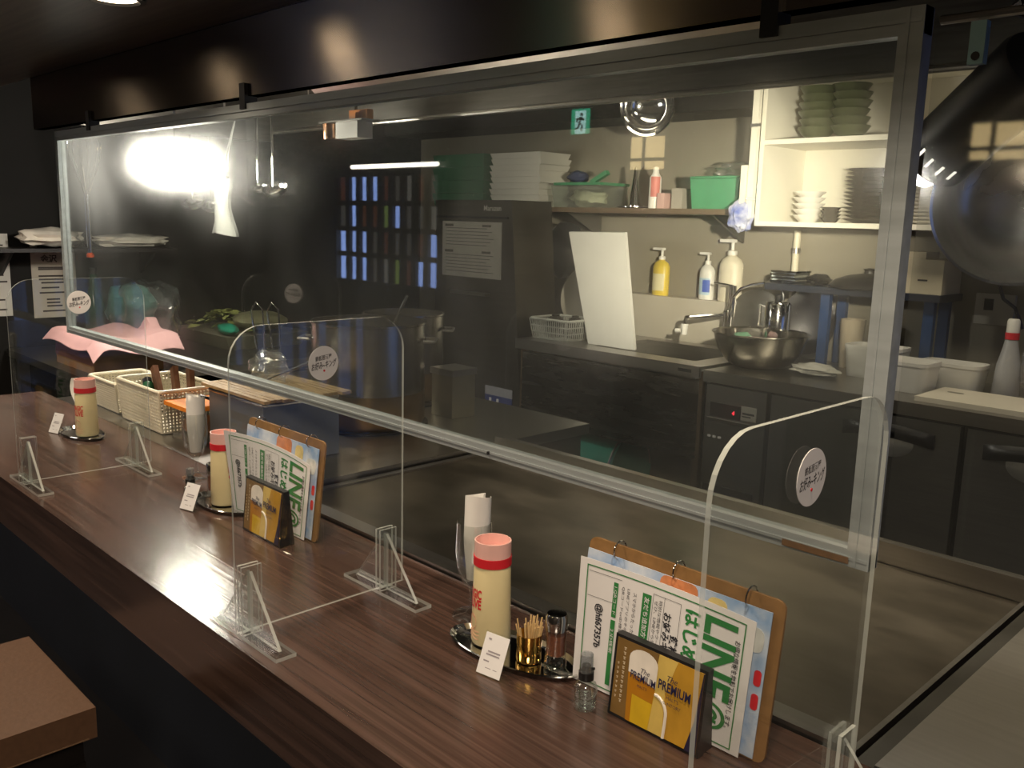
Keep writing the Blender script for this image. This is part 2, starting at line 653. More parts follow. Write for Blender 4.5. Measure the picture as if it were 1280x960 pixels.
def rrect(x0, x1, y0, y1, r, n=5, corners=(1, 1, 1, 1)):
    pts = []
    for (cx, cy, a0, on) in ((x1 - r, y1 - r, 0, corners[0]), (x0 + r, y1 - r, PI / 2, corners[1]), (x0 + r, y0 + r, PI, corners[2]), (x1 - r, y0 + r, 1.5 * PI, corners[3])):
        if on:
            for i in range(n + 1):
                a = a0 + PI / 2 * i / n
                pts.append((cx + r * math.cos(a), cy + r * math.sin(a)))
        else:
            pts.append((cx + r * (1 if math.cos(a0 + .78) > 0 else -1), cy + r * (1 if math.sin(a0 + .78) > 0 else -1)))
    return pts


# ================================================================== SETTING
b = B(); b.box(-8, 2.4, -2.4, 3.6, -0.05, 0); struct('floor', b, M_floor)
b = B(); b.box(-8, 2.4, -2.4, 3.6, 2.4, 2.45); struct('ceiling', b, M_ceil)
WB = 3.45
b = B(); b.box(-4.3, 2.2, WB, WB + 0.08, 0, 2.4); struct('wall_back', b, M_wallk)
b = B(); b.box(-4.4, -4.3, 0.95, WB + 0.08, 0, 2.4); struct('wall_left', b, M_dark)
b = B(); b.box(-8, -4.4, 0.95, 1.05, 0, 2.4); struct('wall_far_left', b, M_dark)
b = B(); b.box(-8, 2.2, -2.28, -2.2, 0, 2.4); struct('wall_front', b, M_walld)
b = B(); b.box(-8.08, -8, -2.28, 1.05, 0, 2.4); struct('wall_far_end', b, M_walld)
b = B()
b.box(2.2, 2.28, -2.28, 1.85, 0, 2.4); b.box(2.2, 2.28, 3.35, WB + 0.08, 0, 2.4); b.box(2.2, 2.28, 1.85, 3.35, 1.75, 2.4)
struct('wall_right', b, M_walld)
# soffit over the bar
b = B(); b.box(-4.3, 1.2, 0.18, 1.05, 1.80, 2.4); sof = struct('trim_1', b, M_soffit, label='dark wood soffit over the bar')
# dark box added for the dark band above the wall shelf
b = B(); b.box(-4.3, -1.92, 3.18, WB, 1.825, 2.4); struct('trim_2', b, M_dark, label='dark box added for the dark band above the wall shelf')
# downlights in the soffit
for i, (x, y) in enumerate(DL):
    t = thing('downlight', 'recessed round downlight in the dark soffit over ' + ('the far end of the bar', 'the bottle by the white baskets', 'the clipboard with the curled notice', 'the divider between the clipboards', 'the beer sign by the steel table')[i], 'light', (x, y, 1.80), 'soffit downlights')
    b = B(); b.lathe((x, y, 1.80), [(0.052, 0.004), (0.062, 0.0), (0.062, -0.006), (0.05, -0.008), (0.047, 0.0)], 32); part('trim_ring', b, M_black, t)
    b = B(); b.lathe((x, y, 1.797), [(0, 0), (0.044, 0), (0.044, 0.002), (0, 0.002)], 24)
    part('lens', b, emis('downlight_lens', WARM, 14), t)

# window behind the diners (seen mirrored in the guard): lattice with dusk light
def lattice(name, x0, x1, z0, z1, y, nx, nz, n):
    b = B()
    b.box(x0 - .05, x0, y, y + .05, z0 - .05, z1 + .05); b.box(x1, x1 + .05, y, y + .05, z0 - .05, z1 + .05)
    b.box(x0, x1, y, y + .05, z1, z1 + .05); b.box(x0, x1, y, y + .05, z0 - .05, z0)
    wdw = struct(name, b, M_black)
    for i in range(1, nx):
        b = B(); xx = x0 + (x1 - x0) * i / nx; b.box(xx - .028, xx + .028, y + .006, y + .036, z0, z1); part('mullion', b, M_black, wdw)
    for i in range(1, nz):
        b = B(); zz = z0 + (z1 - z0) * i / nz; b.box(x0, x1, y + .008, y + .03, zz - .02, zz + .02); part('glazing_bar', b, M_black, wdw)
    cols = [('sky_pane', (0.32, 0.47, 1.0), 3.6), ('sky_pane', (0.32, 0.47, 1.0), 3.6), ('green_pane', (0.35, 0.5, 0.12), 0.9), ('dim_pane', (0.3, 0.28, 0.25), 0.5), ('dim_pane', (0.3, 0.28, 0.25), 0.5), ('sky_pane', (0.32, 0.47, 1.0), 3.6), ('red_pane', (0.40, 0.14, 0.08), 0.4), ('grey_pane', (0.4, 0.38, 0.33), 0.8), ('dim_pane', (0.3, 0.28, 0.25), 0.5)]
    rnd = random.Random(3)
    for i in range(nx):
        for j in range(nz):
            k = cols[0] if i < 3 and not (i == 2 and j == 2) and not (i == 0 and j > 1) else rnd.choice(cols[2:])
            b = B(); b.box(x0 + (x1 - x0) * i / nx, x0 + (x1 - x0) * (i + 1) / nx, y - .004, y + .002, z0 + (z1 - z0) * j / nz, z0 + (z1 - z0) * (j + 1) / nz)
            part('pane', b, emis(*k), wdw)
    return wdw


lattice('window_1', -6.42, -5.12, 0.86, 1.68, -2.19, 9, 4, 1)
# glowing panel added on the dining ceiling for a bright reflection in the hood
t = thing('hood_reflection_panel', 'wide beige glowing panel added for the reflection in the hood', 'light', (-4.75, -1.1, 2.37))
b = B(); b.box(-5.55, -3.98, -1.5, -.7, 2.385, 2.399); part('housing', b, M_black, t)
b = B(); b.box(-5.50, -4.03, -1.46, -.74, 2.375, 2.3845); part('glow_face', b, emis('panel_glow', (1.0, .82, .74), 5), t, smooth=False)
# strip light above the lattice window
t = thing('strip_light', 'slim white strip light above the lattice window', 'light', (-5.66, -2.15, 1.73))
b = B(); b.box(-6.22, -5.11, -2.20, -2.13, 1.775, 1.80); part('housing', b, M_black, t)
b = B(); b.cyl((-6.20, -2.15, 1.757), (-5.13, -2.15, 1.757), 0.016, n=12); part('tube', b, emis('tube_light', (1, 0.93, 0.78), 14), t)
# doorway with strip curtain at the kitchen's right end, daylight behind
b = B()
b.box(2.19, 2.28, 1.80, 1.86, 0, 1.8); b.box(2.19, 2.28, 3.34, 3.40, 0, 1.8); b.box(2.19, 2.28, 1.80, 3.40, 1.74, 1.8)
d = struct('door_1', b, M_black)
for i in range(11):
    y0 = 1.87 + i * 0.135
    b = B(); b.box(2.215, 2.222, y0, y0 + (0.045 if i % 3 else 0.085), 0.04, 1.74); part('curtain_strip', b, emis('daylight_strip', (0.22, 0.38, 1.0), 1.0), d)

# ================================================================== BAR
BX0, BX1, BF, BB = -3.45, 1.25, 0.605, 1.03
t = thing('bar_counter', 'long dark oak bar counter with visible grain', 'counter', ((BX0 + BX1) / 2, 0.8, 0))
b = B(); b.box(BX0, BX1, BF, BB, 0.595, BAR); b.bevel(0.006, 2); part('bar_top', b, M_bar, t)
b = B(); b.box(BX0 + .02, BX1 - .02, 0.84, 0.90, 0.0, 0.595); part('front_panel', b, mat('dark_blue_panel', (0.014, 0.017, 0.024), 0.6, var=0.3, scale=(3, 3, 3)), t)
b = B(); b.box(BX0 + .02, BX1 - .02, 0.905, 1.02, 0.0, 0.595); part('body', b, M_dark, t)

# teppan griddle behind the bar
TX0, TX1, TY0, TY1 = -1.86, -0.432, 1.035, 1.80
t = thing('teppan_griddle', 'wide dark steel teppan griddle plate behind the bar', 'griddle', ((TX0 + TX1) / 2, 1.4, 0))
b = B(); b.box(TX0 + .0205, TX1 - .009, 1.075, 1.775, 0.672, 0.700); part('plate', b, M_teppan, t)
b = B(); b.box(TX0, TX1, TY0, 1.072, 0.60, 0.728); b.bevel(.003, 1); part('front_rim', b, M_steel, t)
b = B(); b.box(TX0, TX1, 1.778, TY1, 0.60, 0.745); b.bevel(.003, 1); part('back_rim', b, M_steel, t)
b = B(); b.box(TX1 - .008, TX1, 1.0725, 1.7775, 0.60, 0.706); b.bevel(.003, 1); part('side_rim', b, M_steel, t)
b = B(); b.box(TX0, TX0 + .02, 1.0725, 1.7775, 0.60, 0.705); b.bevel(.003, 1); part('side_rim', b, M_steel, t)
b = B(); b.box(TX0 + .01, TX1 - .01, 1.08, 1.77, 0, 0.668); part('body', b, M_steeld, t)
# steel side table right of the teppan
t = thing('steel_side_table', 'bright stainless side table at the right end of the griddle', 'table', (0.3, 1.4, 0))
b = B(); b.box(-0.392, 1.2, TY0, TY1, 0.69, 0.722); b.bevel(.005, 2); part('table_top', b, mat('side_table_steel', (.60, .57, .52), .32, 1, var=.12, scale=(3, 90, 90), rvar=.06), t)
b = B(); b.box(-0.422, -0.3935, TY0, TY1, 0.66, 0.708); b.bevel(.003, 1); part('edge_strip', b, M_steeld, t)
b = B(); b.box(-0.39, 1.19, 1.05, 1.78, 0.0, 0.689); part('body', b, M_steeld, t)
b = B(); b.box(-0.392, 1.2, 1.785, 1.80, 0.7225, 0.745); part('back_lip', b, M_steel, t)
# range left of the teppan
t = thing('gas_range', 'stainless range top with pot burners left of the griddle', 'stove', (-2.55, 1.55, 0))
b = B(); b.box(-3.30, -1.872, TY0, 2.22, 0.685, 0.718); b.bevel(.004, 1); part('range_top', b, M_steel, t)
b = B(); b.box(-3.28, -1.89, 1.06, 2.20, 0, 0.684); part('body', b, M_steeld, t)
for (x, y) in ((-2.325, 1.66), (-2.585, 2.0)):
    b = B(); b.lathe((x, y, 0.7185), [(0.16, 0), (0.19, 0), (0.19, 0.006), (0.16, 0.006), (0.16, 0)], 32)
    for k in range(6):
        a = k * PI / 3
        b.obox((x + 0.12 * math.cos(a), y + 0.12 * math.sin(a), 0.722), (0.06 * math.cos(a), 0.06 * math.sin(a), 0), (-0.006 * math.sin(a), 0.006 * math.cos(a), 0), (0, 0, 0.0035))
    part('trivet', b, M_black, t)

# ================================================================== GUARD
GY = 1.06
t = thing('sneeze_guard', 'large clear splash guard in an aluminium frame hung over the bar', 'splash guard', (-1.8, GY, 0.94))
GX0, GX1, GZ0, GZ1 = -3.20, -0.43, 0.958, 1.615
b = B(); b.box(GX0 + .02, GX1 - .02, GY - .0015, GY + .0015, GZ0 + .02, GZ1 - .02); part('clear_sheet', b, M_guard, t, smooth=False)
b = B()
for (a, c, z0, z1) in ((GX0, GX1, GZ0, GZ0 + .022), (GX0, GX1, GZ1 - .03, GZ1)):
    bb = B(); bb.box(a, c, GY - .011, GY + .011, z0, z1); bb.bevel(.003, 1)
    bb.box(a + .002, c - .002, GY - .0135, GY + .0135, (z0 + z1) / 2 - .002, (z0 + z1) / 2 + .002)
    part('frame_rail', bb, M_alum, t)
for x in (GX0, GX1 - .028):
    bb = B(); bb.box(x, x + (.028 if x > -1 else .02), GY - .0125, GY + .0125, GZ0, GZ1); bb.bevel(.003, 1)
    bb.box(x + .009, x + .0125, GY - .0145, GY + .0145, GZ0 + .002, GZ1 - .002)
    part('frame_post', bb, M_alum, t)
b = B()
b.box(-0.545, -0.455, GY - .0142, GY - .0115, GZ0 + .0035, GZ0 + .012); part('rust_patch', b, mat('rust', (0.16, 0.08, 0.03), 0.8, var=0.4, scale=(80, 80, 80)), t)
for x in (-0.62, -1.95, -2.9):
    b = B(); b.box(x - .012, x + .012, GY - .016, GY + .016, GZ1 - .012, GZ1 + .045); b.bevel(.003, 1); part('hanger_clamp', b, M_black, t)
b = B(); b.lathe((-1.11, GY - .0125, .969), [(0, 0), (.003, 0), (.003, .003), (0, .003)], 10, axis=(0, -1, 0)); part('screw', b, M_black, t)
# clear vinyl sheet right of the guard on a rod
t = thing('vinyl_sheet', 'clear vinyl splash sheet clipped to a thin rod right of the guard', 'splash guard', (0.1, GY, 1.0))
b = B(); b.box(-0.42, 0.7, GY - .0006, GY + .0006, 1.0, 1.585); part('clear_sheet', b, M_vinyl, t, smooth=False)
b = B(); b.cyl((-0.42, GY + .008, 1.60), (0.75, GY + .008, 1.60), 0.005, n=10); part('rod', b, M_steel, t)
for x in (-0.375, 0.2):
    b = B(); b.box(x - .008, x + .008, GY - .006, GY + .006, 1.548, 1.592); b.bevel(.002, 1); c = part('clip', b, mat('pale_blue_clip', (0.30, 0.50, 0.52), .4, var=.1), t)
    b = B(); b.lathe((x, GY - .0062, 1.556), [(0, 0), (.0045, 0), (.0045, .001), (0, .001)], 12, axis=(0, -1, 0)); part('hole', b, M_black, c)

# ================================================================== HOOD
t = thing('range_hood', 'long stainless extractor hood over the griddle and range', 'hood', (-1.6, 1.5, 1.63))
b = B(); b.box(-3.42, 1.2, 1.053, 1.083, 1.632, 2.05); b.bevel(.002, 1); part('front_fascia', b, brushed('fascia_brushed_steel', (.40, .35, .30), .26, (0, 0, 1)), t)
b = B(); b.box(-3.42, 1.2, 1.95, 1.97, 1.70, 2.05); part('back_fascia', b, M_steeld, t)
b = B(); b.box(-3.42, -3.40, 1.084, 1.949, 1.66, 2.05); part('end_panel', b, M_steeld, t)
b = B(); b.box(-3.42, 1.2, 1.053, 1.97, 2.05, 2.07); part('top_panel', b, M_steeld, t)
b = B(); b.prism([(-2.33, 1.30, 1.86), (-2.33, 1.50, 1.695), (-2.33, 1.515, 1.70), (-2.33, 1.315, 1.87)], (1.47, 0, 0)); part('grease_baffle', b, M_steel, t)
b = B(); b.cyl((-3.39, 1.945, 1.695), (1.19, 1.945, 1.695), .008, n=10); part('drip_rail', b, M_steel, t)
# utensil rail
t = thing('utensil_rail', 'thin steel utensil rail under the hood', 'rail', (-3.4, 1.7, 1.72))
b = B(); b.cyl((-4.29, 1.72, 1.735), (-2.7, 1.72, 1.735), .006, n=10); part('rail', b, M_steel, t)
for x in (-3.35, -2.75):
    b = B(); b.cyl((x, 1.72, 1.735), (x, 1.72, 2.05), .004, n=8); part('hanger', b, M_steel, t)


# ================================================================== DIVIDERS
def acr(b):
    mx = max(f.calc_area() for f in b.bm.faces)
    for f in b.bm.faces:
        f.material_index = 1 if f.calc_area() < mx * .4 else 0


def divider(x, y0, y1, label, sticker_z):
    zt = 1.207
    t = thing('table_divider', label, 'divider', (x, (y0 + y1) / 2, BAR))
    pts = rrect(y0, y1, BAR + .012, zt, 0.055, 7, (1, 1, 0, 0))
    b = B()
    th = .0025
    a = [b.bm.verts.new((x - th, p[0], p[1])) for p in pts]
    c = [b.bm.verts.new((x + th, p[0], p[1])) for p in pts]
    b.bm.faces.new(a); b.bm.faces.new(c[::-1])
    for k in range(len(pts)):
        f = b.bm.faces.new([a[k], a[(k + 1) % len(pts)], c[(k + 1) % len(pts)], c[k]]); f.material_index = 1
    part('panel', b, [M_acryl, M_edge], t, smooth=False)
    for yc in (y0 + .025, y1 - .035):
        b = B(); b.box(x - .105, x + .105, yc - .017, yc + .017, BAR + .0005, BAR + .0065); b.bevel(.001, 1)
        acr(b); f = part('foot', b, [M_acryl, M_edge], t, smooth=False)
        for sx in (-1, 1):
            b = B(); b.prism([(x + sx * .0035, yc - .0025, BAR + .007), (x + sx * .088, yc - .0025, BAR + .007), (x + sx * .0035, yc - .0025, BAR + .108)], (0, .005, 0)); acr(b); part('gusset', b, [M_acryl, M_edge], f, smooth=False)
            b = B(); b.box(x + sx * .0032, x + sx * .0075, yc - .017, yc + .017, BAR + .007, BAR + .118); acr(b); part('slot_plate', b, [M_acryl, M_edge], f, smooth=False)
    yc, r = (y0 + y1) / 2 - .0, 0.0275
    b = B(); b.lathe((x + .0026, yc, sticker_z), [(0, 0), (r, 0), (r, .0006), (0, .0006)], 40, axis=(1, 0, 0)); s = part('sticker', b, M_paper, t, smooth=False, label='round white sticker with black brush lettering')
    mp = lambda u, v: (x + .0036, yc + u, sticker_z + v)
    b = B(); put_text(b, '鉄板居酒屋', .0085, lambda u, v: mp(u, v + .0085 + u * .12), width=.030, align='CENTER', bold=.00012)
    put_text(b, 'お好み~キング', .013, lambda u, v: mp(u, v - .0035 + u * .12), width=.046, align='CENTER', bold=.0002, shear=.15); part('lettering', b, M_ink, s, smooth=False)
    b = B(); b.lathe((x + .0033, yc + .001, sticker_z - .012), [(0, 0), (.0017, 0), (.0017, .0004), (0, .0004)], 12, axis=(1, 0, 0)); part('seal_dot', b, M_red, s)
    return t


divider(-0.375, 0.595, 0.925, 'clear acrylic table divider beside the beer sign with clipboard, at the steel side table end', 1.145)
divider(-1.21, 0.615, 0.935, 'clear acrylic table divider standing between the two clipboards, before the stock pot', 1.14)
divider(-2.255, 0.612, 0.925, 'clear acrylic table divider next to the white perforated basket, before the pink cloth', 1.15)


# ================================================================== TABLE-TOP SETS
def napkin_glass(x, y, label, n, lean=0):
    t = thing('napkin_glass', label, 'glass', (x, y, BAR), 'stemmed napkin glasses')
    prof = [(0, 0), (.034, .001), (.034, .003), (.012, .008), (.0055, .016), (.0048, .035), (.0075, .052), (.018, .062), (.027, .085), (.0305, .115), (.029, .165), (.0278, .165), (.0292, .115), (.0258, .088), (.016, .066), (0, .060)]
    b = B(); b.lathe((x, y, BAR + .0005), prof, 32); part('glass', b, M_glass, t)
    for i, (r0, r1, h, ph, tw) in enumerate(((.0125, .0245, .205, .3, 7.2), (.004, .012, .200, 2.0, 6.0))):
        b = B()
        def spiral(u, v):
            a_ = ph + tw * u
            r = (r0 + (r1 - r0) * u) * (.62 + .38 * min(1, v * 2.2)) + .0006 * math.sin(9 * u + n)
            return (x + r * math.cos(a_) + .004 * v, y + r * math.sin(a_), BAR + .068 + (h - .062) * v + .004 * math.sin(a_ * 1.3 + n) * v)
        b.sheet(spiral, 44, 8, thick=(.0003, .0003, 0)); part('rolled_napkin', b, M_tissue, t, ang=60)
    return t


def shaker(x, y, label, rot=0.0, word=('MAGIC', 'OLIVE')):
    t = thing('sauce_bottle', label, 'bottle', (x, y, BAR), 'pale yellow squeeze bottles')
    z = BAR + .006
    b = B(); b.lathe((x, y, z), [(0, 0), (.0295, 0), (.031, .004), (.0285, .118), (.0265, .126), (0, .126)], 36); body = part('body', b, M_mayo, t)
    b = B(); b.lathe((x, y, z), [(.0272, .1262), (.0295, .1262), (.0295, .14), (.0272, .14), (.0272, .1262)], 36); part('red_band', b, M_red, t)
    b = B(); b.lathe((x, y, z), [(.0268, .1402), (.0283, .1402), (.0283, .164), (.0262, .164), (.0262, .146), (0, .146)], 36); part('cap', b, M_capc, t)
    def wrap(u, v, a0=-PI * .5 + rot):
        h = .5
        r = .0315 - .0025 * (v + .06) / .115 + .0003
        r = .0312 - .0024 * ((v - 0) / .118) + .0003
        a = a0 + u / r
        return (x + r * math.cos(a), y + r * math.sin(a), z + v)
    b = B()
    put_text(b, word[0], .016, lambda u, v: wrap(u, v * 1.25 + .082), width=.036, align='CENTER', bold=.0006)
    put_text(b, word[1], .016, lambda u, v: wrap(u, v * 1.25 + .066), width=.036, align='CENTER', bold=.0006)
    part('lettering', b, M_red, body, smooth=False)
    b = B()
    P = lambda u, v: wrap(u, v)
    for v in (.012, .018, .024):
        b.tube([wrap(-.016 + .032 * i / 6, v + .002 * math.sin(i)) for i in range(7)], .0004, 4)
    b.tube([wrap(.010 * math.cos(a * .3) - .001, .036 + .012 * math.sin(a * .3)) for a in range(21)], .0004, 4)
    b.sheet(lambda i, j: wrap(-.006 + .012 * i, .047 + .003 * j - .004 * i), 4, 1)
    part('line_drawing', b, mat('faded_red_print', (.68, .33, .22), .5, var=.05), body, smooth=False)
    return t


def tag_card(x, y, ang, label):
    t = thing('price_card', label, 'card', (x, y, BAR), 'small white cards by the condiment trays')
    b = B(); b.obox((x, y, BAR + .029), (.0225, 0, 0), (0, .0012, .00), (0, .012, .0285)); b.obox((x, y + .016, BAR + .0015), (.0225, 0, 0), (0, .014, 0), (0, 0, .0012)); b.rot(ang, (x, y, BAR)); part('stand', b, M_acryl, t, smooth=False)
    b = B(); b.obox((x, y - .0018, BAR + .029), (.0212, 0, 0), (0, .0003, 0), (0, .012, .0268)); b.rot(ang, (x, y, BAR)); c = part('paper', b, M_paper, t, smooth=False)
    b = B()
    for (u0, u1, v) in ((-.014, -.009, .020), (-.010, .012, .004), (-.012, .012, 0), (-.014, -.004, -.009), (-.008, .002, -.018), (.006, .013, -.018)):
        b.obox((x + (u0 + u1) / 2, y - .0024 + v * .42, BAR + .029 + v), ((u1 - u0) / 2, 0, 0), (0, .0002, 0), (0, .0004, .0009))
    b.rot(ang, (x, y, BAR)); part('print', b, mat('grey_ink', (.30, .27, .29), .6, var=.1), c, smooth=False)
    return t


def cond_tray(x, y, lx, ly, ang, label):
    b = B(); b.lathe((x, y, BAR + .0005), [(0, 0), (.93, 0), (1.0, .007), (1.02, .008), (1.0, .0095), (.92, .003), (0, .003)], 44)
    for v in b.bm.verts:
        v.co.x = x + (v.co.x - x) * lx; v.co.y = y + (v.co.y - y) * ly
    b.rot(ang, (x, y, 0))
    return solo('condiment_tray', b, M_chrome, label, 'tray', 'oval steel condiment trays')


def pepper(x, y, label):
    t = thing('spice_shaker', label, 'shaker', (x, y, BAR), 'glass spice shakers')
    z = BAR + .005
    b = B(); b.lathe((x, y, z), [(0, 0), (.0165, 0), (.0172, .003), (.0165, .010), (.0155, .02), (.0158, .060), (.0145, .060), (.0142, .02), (0, .014)], 24); part('glass_body', b, M_glass, t)
    b = B(); b.lathe((x, y, z), [(0, .0145), (.0138, .0205), (.0138, .050), (0, .052)], 20); part('spice', b, M_spice, t)
    b = B(); b.lathe((x, y, z), [(.0162, .058), (.0166, .060), (.0166, .078), (.0145, .0825), (0, .0835)], 24); part('cap', b, M_chrome, t)
    return t


def picks(x, y, label):
    t = thing('toothpick_holder', label, 'holder', (x, y, BAR))
    z = BAR + .005
    b = B(); b.lathe((x, y, z), [(0, 0), (.0185, 0), (.0195, .004), (.0185, .02), (.0195, .042), (.0183, .042), (.0172, .02), (0, .004)], 28); part('cup', b, M_gold, t)
    rnd = random.Random(5)
    for i in range(26):
        a, r = rnd.uniform(0, 6.28), .0145 * math.sqrt(rnd.random())
        ax, ay = r * math.cos(a), r * math.sin(a)
        h = .062 + rnd.uniform(-.006, .004)
        b = B(); b.cyl((x + ax * .7, y + ay * .7, z + .006), (x + ax * 1.5, y + ay * 1.5, z + h), .0011, n=6); part('toothpick', b, M_pick, t)
    return t


def spray(x, y, label):
    t = thing('spray_bottle', label, 'bottle', (x, y, BAR), 'small clear spray bottles')
    z = BAR + .0005
    b = B(); b.lathe((x, y, z), [(0, 0), (.0145, 0), (.016, .003), (.016, .030), (.0135, .037), (.008, .041), (.008, .044), (.007, .044), (.007, .041), (.0125, .036), (.0148, .03), (.0148, .004), (0, .002)], 28); part('bottle_body', b, M_glass, t)
    b = B(); b.lathe((x, y, z), [(0, .0025), (.0142, .0045), (.0142, .018), (0, .018)], 24); part('liquid', b, M_liquid, t)
    b = B(); b.lathe((x, y, z), [(.0082, .0415), (.0105, .0418), (.0105, .053), (.0062, .055), (.0062, .062), (0, .062)], 24)
    b.cyl((x, y, z + .058), (x + .012, y + .002, z + .060), .002, n=8); part('pump_head', b, M_black, t)
    b = B(); b.lathe((x, y, z), [(.0088, .0535), (.0094, .0535), (.0088, .078), (0, .079), (0, .0775), (.0082, .077), (.0088, .0535)], 24); part('clear_cap', b, pane('cap_plastic', (.80, .82, .84), 1.4, .05, haze=.10), t)
    return t


BEERG = [('beer_amber', (.46, .19, .012)), ('beer_deep', (.50, .27, .03)), ('beer_light', (.66, .42, .02)), ('beer_foam', (.82, .76, .68)), ('beer_tan', (.20, .115, .035)), ('beer_cream', (.66, .47, .12))]
for n_, c_ in BEERG:
    mat(n_, c_, .35, var=.2, scale=(40, 40, 25))


def beer_sign(x0, x1, y, label, ang=0.0):
    w, h = x1 - x0, .112
    t = thing('beer_sign', label, 'sign', ((x0 + x1) / 2, y, BAR), 'black framed beer table signs')
    z0 = BAR + .001
    piv = (x0, y, BAR)
    # slab leaning back a little plus its rear support
    def L_(px, pz, d=0.0):            # px,pz on the face; d out of the face
        tilt = .10
        return Vector((x0 + px, y - d + pz * tilt, z0 + pz))
    def face(bb, poly, d0, d1):
        a = [bb.bm.verts.new(L_(p[0], p[1], d0)) for p in poly]
        c = [bb.bm.verts.new(L_(p[0], p[1], d1)) for p in poly]
        n = len(poly)
        bb.bm.faces.new(a[::-1]); bb.bm.faces.new(c)
        for k in range(n):
            bb.bm.faces.new([a[k], a[(k + 1) % n], c[(k + 1) % n], c[k]])
    b = B(); face(b, [(0, 0), (w, 0), (w, h), (0, h)], -.012, 0); b.rot(ang, piv); part('frame', b, M_black, t, smooth=False)
    b = B(); b.prism([(x0 + w - .002, y + .0125, z0), (x0 + w - .002, y + .034, z0), (x0 + w - .002, y + .024, z0 + h * .96)], (-w + .004, 0, 0)); b.rot(ang, piv); part('support', b, M_black, t, smooth=False)
    e = .004
    def add(name, poly, m, d):
        bb = B(); face(bb, poly, d - .0003, d); bb.rot(ang, piv); return part(name, bb, MATS[m], pic, smooth=False)
    bb = B(); face(bb, [(e, e), (w - e, e), (w - e, h - e), (e, h - e)], .0001, .0005); bb.rot(ang, piv); pic = part('picture', bb, MATS['beer_tan'], t, smooth=False)
    add('amber_ground', [(w * .46, e), (w * .86, e), (w * .93, h * .4), (w * .97, h - e), (w * .5, h - e)], 'beer_deep', .0009)
    add('glow', [(w * .43, e), (w * .62, e), (w * .60, h * .55), (w * .70, h - e), (w * .5, h - e)], 'beer_cream', .0012)
    # mug body and foam of the glass in front
    add('beer', [(w * .21, e), (w * .46, e), (w * .50, h * .60), (w * .19, h * .62)], 'beer_light', .0015)
    add('beer_top', [(w * .20, h * .38), (w * .48, h * .36), (w * .50, h * .60), (w * .19, h * .62)], 'beer_amber', .0017)
    add('beer_shade', [(w * .21, e), (w * .26, e), (w * .25, h * .62), (w * .19, h * .62)], 'beer_amber', .0018)
    foam = [(w * .19, h * .62)] + [(w * .345 + w * .158 * math.cos(PI - PI * i / 10), h * .80 + h * .13 * math.sin(PI * i / 10)) for i in range(11)] + [(w * .50, h * .55), (w * .35, h * .60)]
    add('foam', foam, 'beer_foam', .0021)
    bb = B(); pts = [(w * (.50 + .135 * math.sin(a)), h * (.30 + .19 * math.cos(a))) for a in [PI * i / 16 * 1.0 for i in range(9)]] + [(w * .635, h * .2), (w * .630, e)]
    bb.tube([L_(p[0], p[1], .0012) for p in pts], .0022, 6); bb.rot(ang, piv); part('mug_handle', bb, MATS['beer_foam'], pic)
    bb = B(); face(bb, [(w * .72, e), (w * .86, e), (w * .93, h * .40), (w * .97, h - e), (w - e, h - e), (w - e, e)], .0010, .0024); bb.rot(ang, piv); part('blue_edge', bb, mat('dark_violet_print', (.022, .017, .045), .4, var=.2), pic, smooth=False)
    bb = B()
    put_text(bb, 'PREMIUM', .0115, lambda u, v: L_(w * .36 + u, h * .60 + v * 1.25 - u * .05, .0028), width=.040, align='CENTER', bold=.0002)
    put_text(bb, 'PREMIUM', .0135, lambda u, v: L_(w * .70 + u, h * .63 + v * 1.3 - u * .05, .0030), width=.049, align='CENTER', bold=.0003)
    put_text(bb, 'The', .010, lambda u, v: L_(w * .37 + u, h * .69 + v, .0028), align='CENTER', shear=.3)
    put_text(bb, 'The', .011, lambda u, v: L_(w * .66 + u, h * .74 + v, .0030), align='CENTER', shear=.3)
    put_text(bb, "MALT'S", .006, lambda u, v: L_(w * .69 + u, h * .52 + v, .0030), align='CENTER')
    put_text(bb, "MALT'S", .005, lambda u, v: L_(w * .36 + u, h * .50 + v, .0028), align='CENTER')
    put_text(bb, 'SUNTORY', .006, lambda u, v: L_(w * .69 + u, h * .45 + v, .0030), align='CENTER')
    bb.rot(ang, piv); part('lettering', bb, mat('navy_print', (.02, .02, .06), .4, var=.1), pic, smooth=False)
    bb = B()
    # two columns of small vertical print, too blurred in the photo to read
    for cx, top, n, sz in ((w * .125, .86, 12, .0022), (w * .065, .66, 8, .0016)):
        for i in range(n):
            c = h * (top - i * .058)
            for (du, dv, eu, ev) in ((0, .5, .9, .22), (-.3 + .5 * (i % 2), -.2, .22, .8), (.1, -.6, .6, .2)):
                face(bb, [(cx + (du - eu) * sz, c + (dv - ev) * sz), (cx + (du + eu) * sz, c + (dv - ev) * sz), (cx + (du + eu) * sz, c + (dv + ev) * sz), (cx + (du - eu) * sz, c + (dv + ev) * sz)], .0006, .0009)
    bb.rot(ang, piv); part('vertical_lettering', bb, mat('pale_print', (.6, .5, .36), .5, var=.05), pic, smooth=False)
    return t


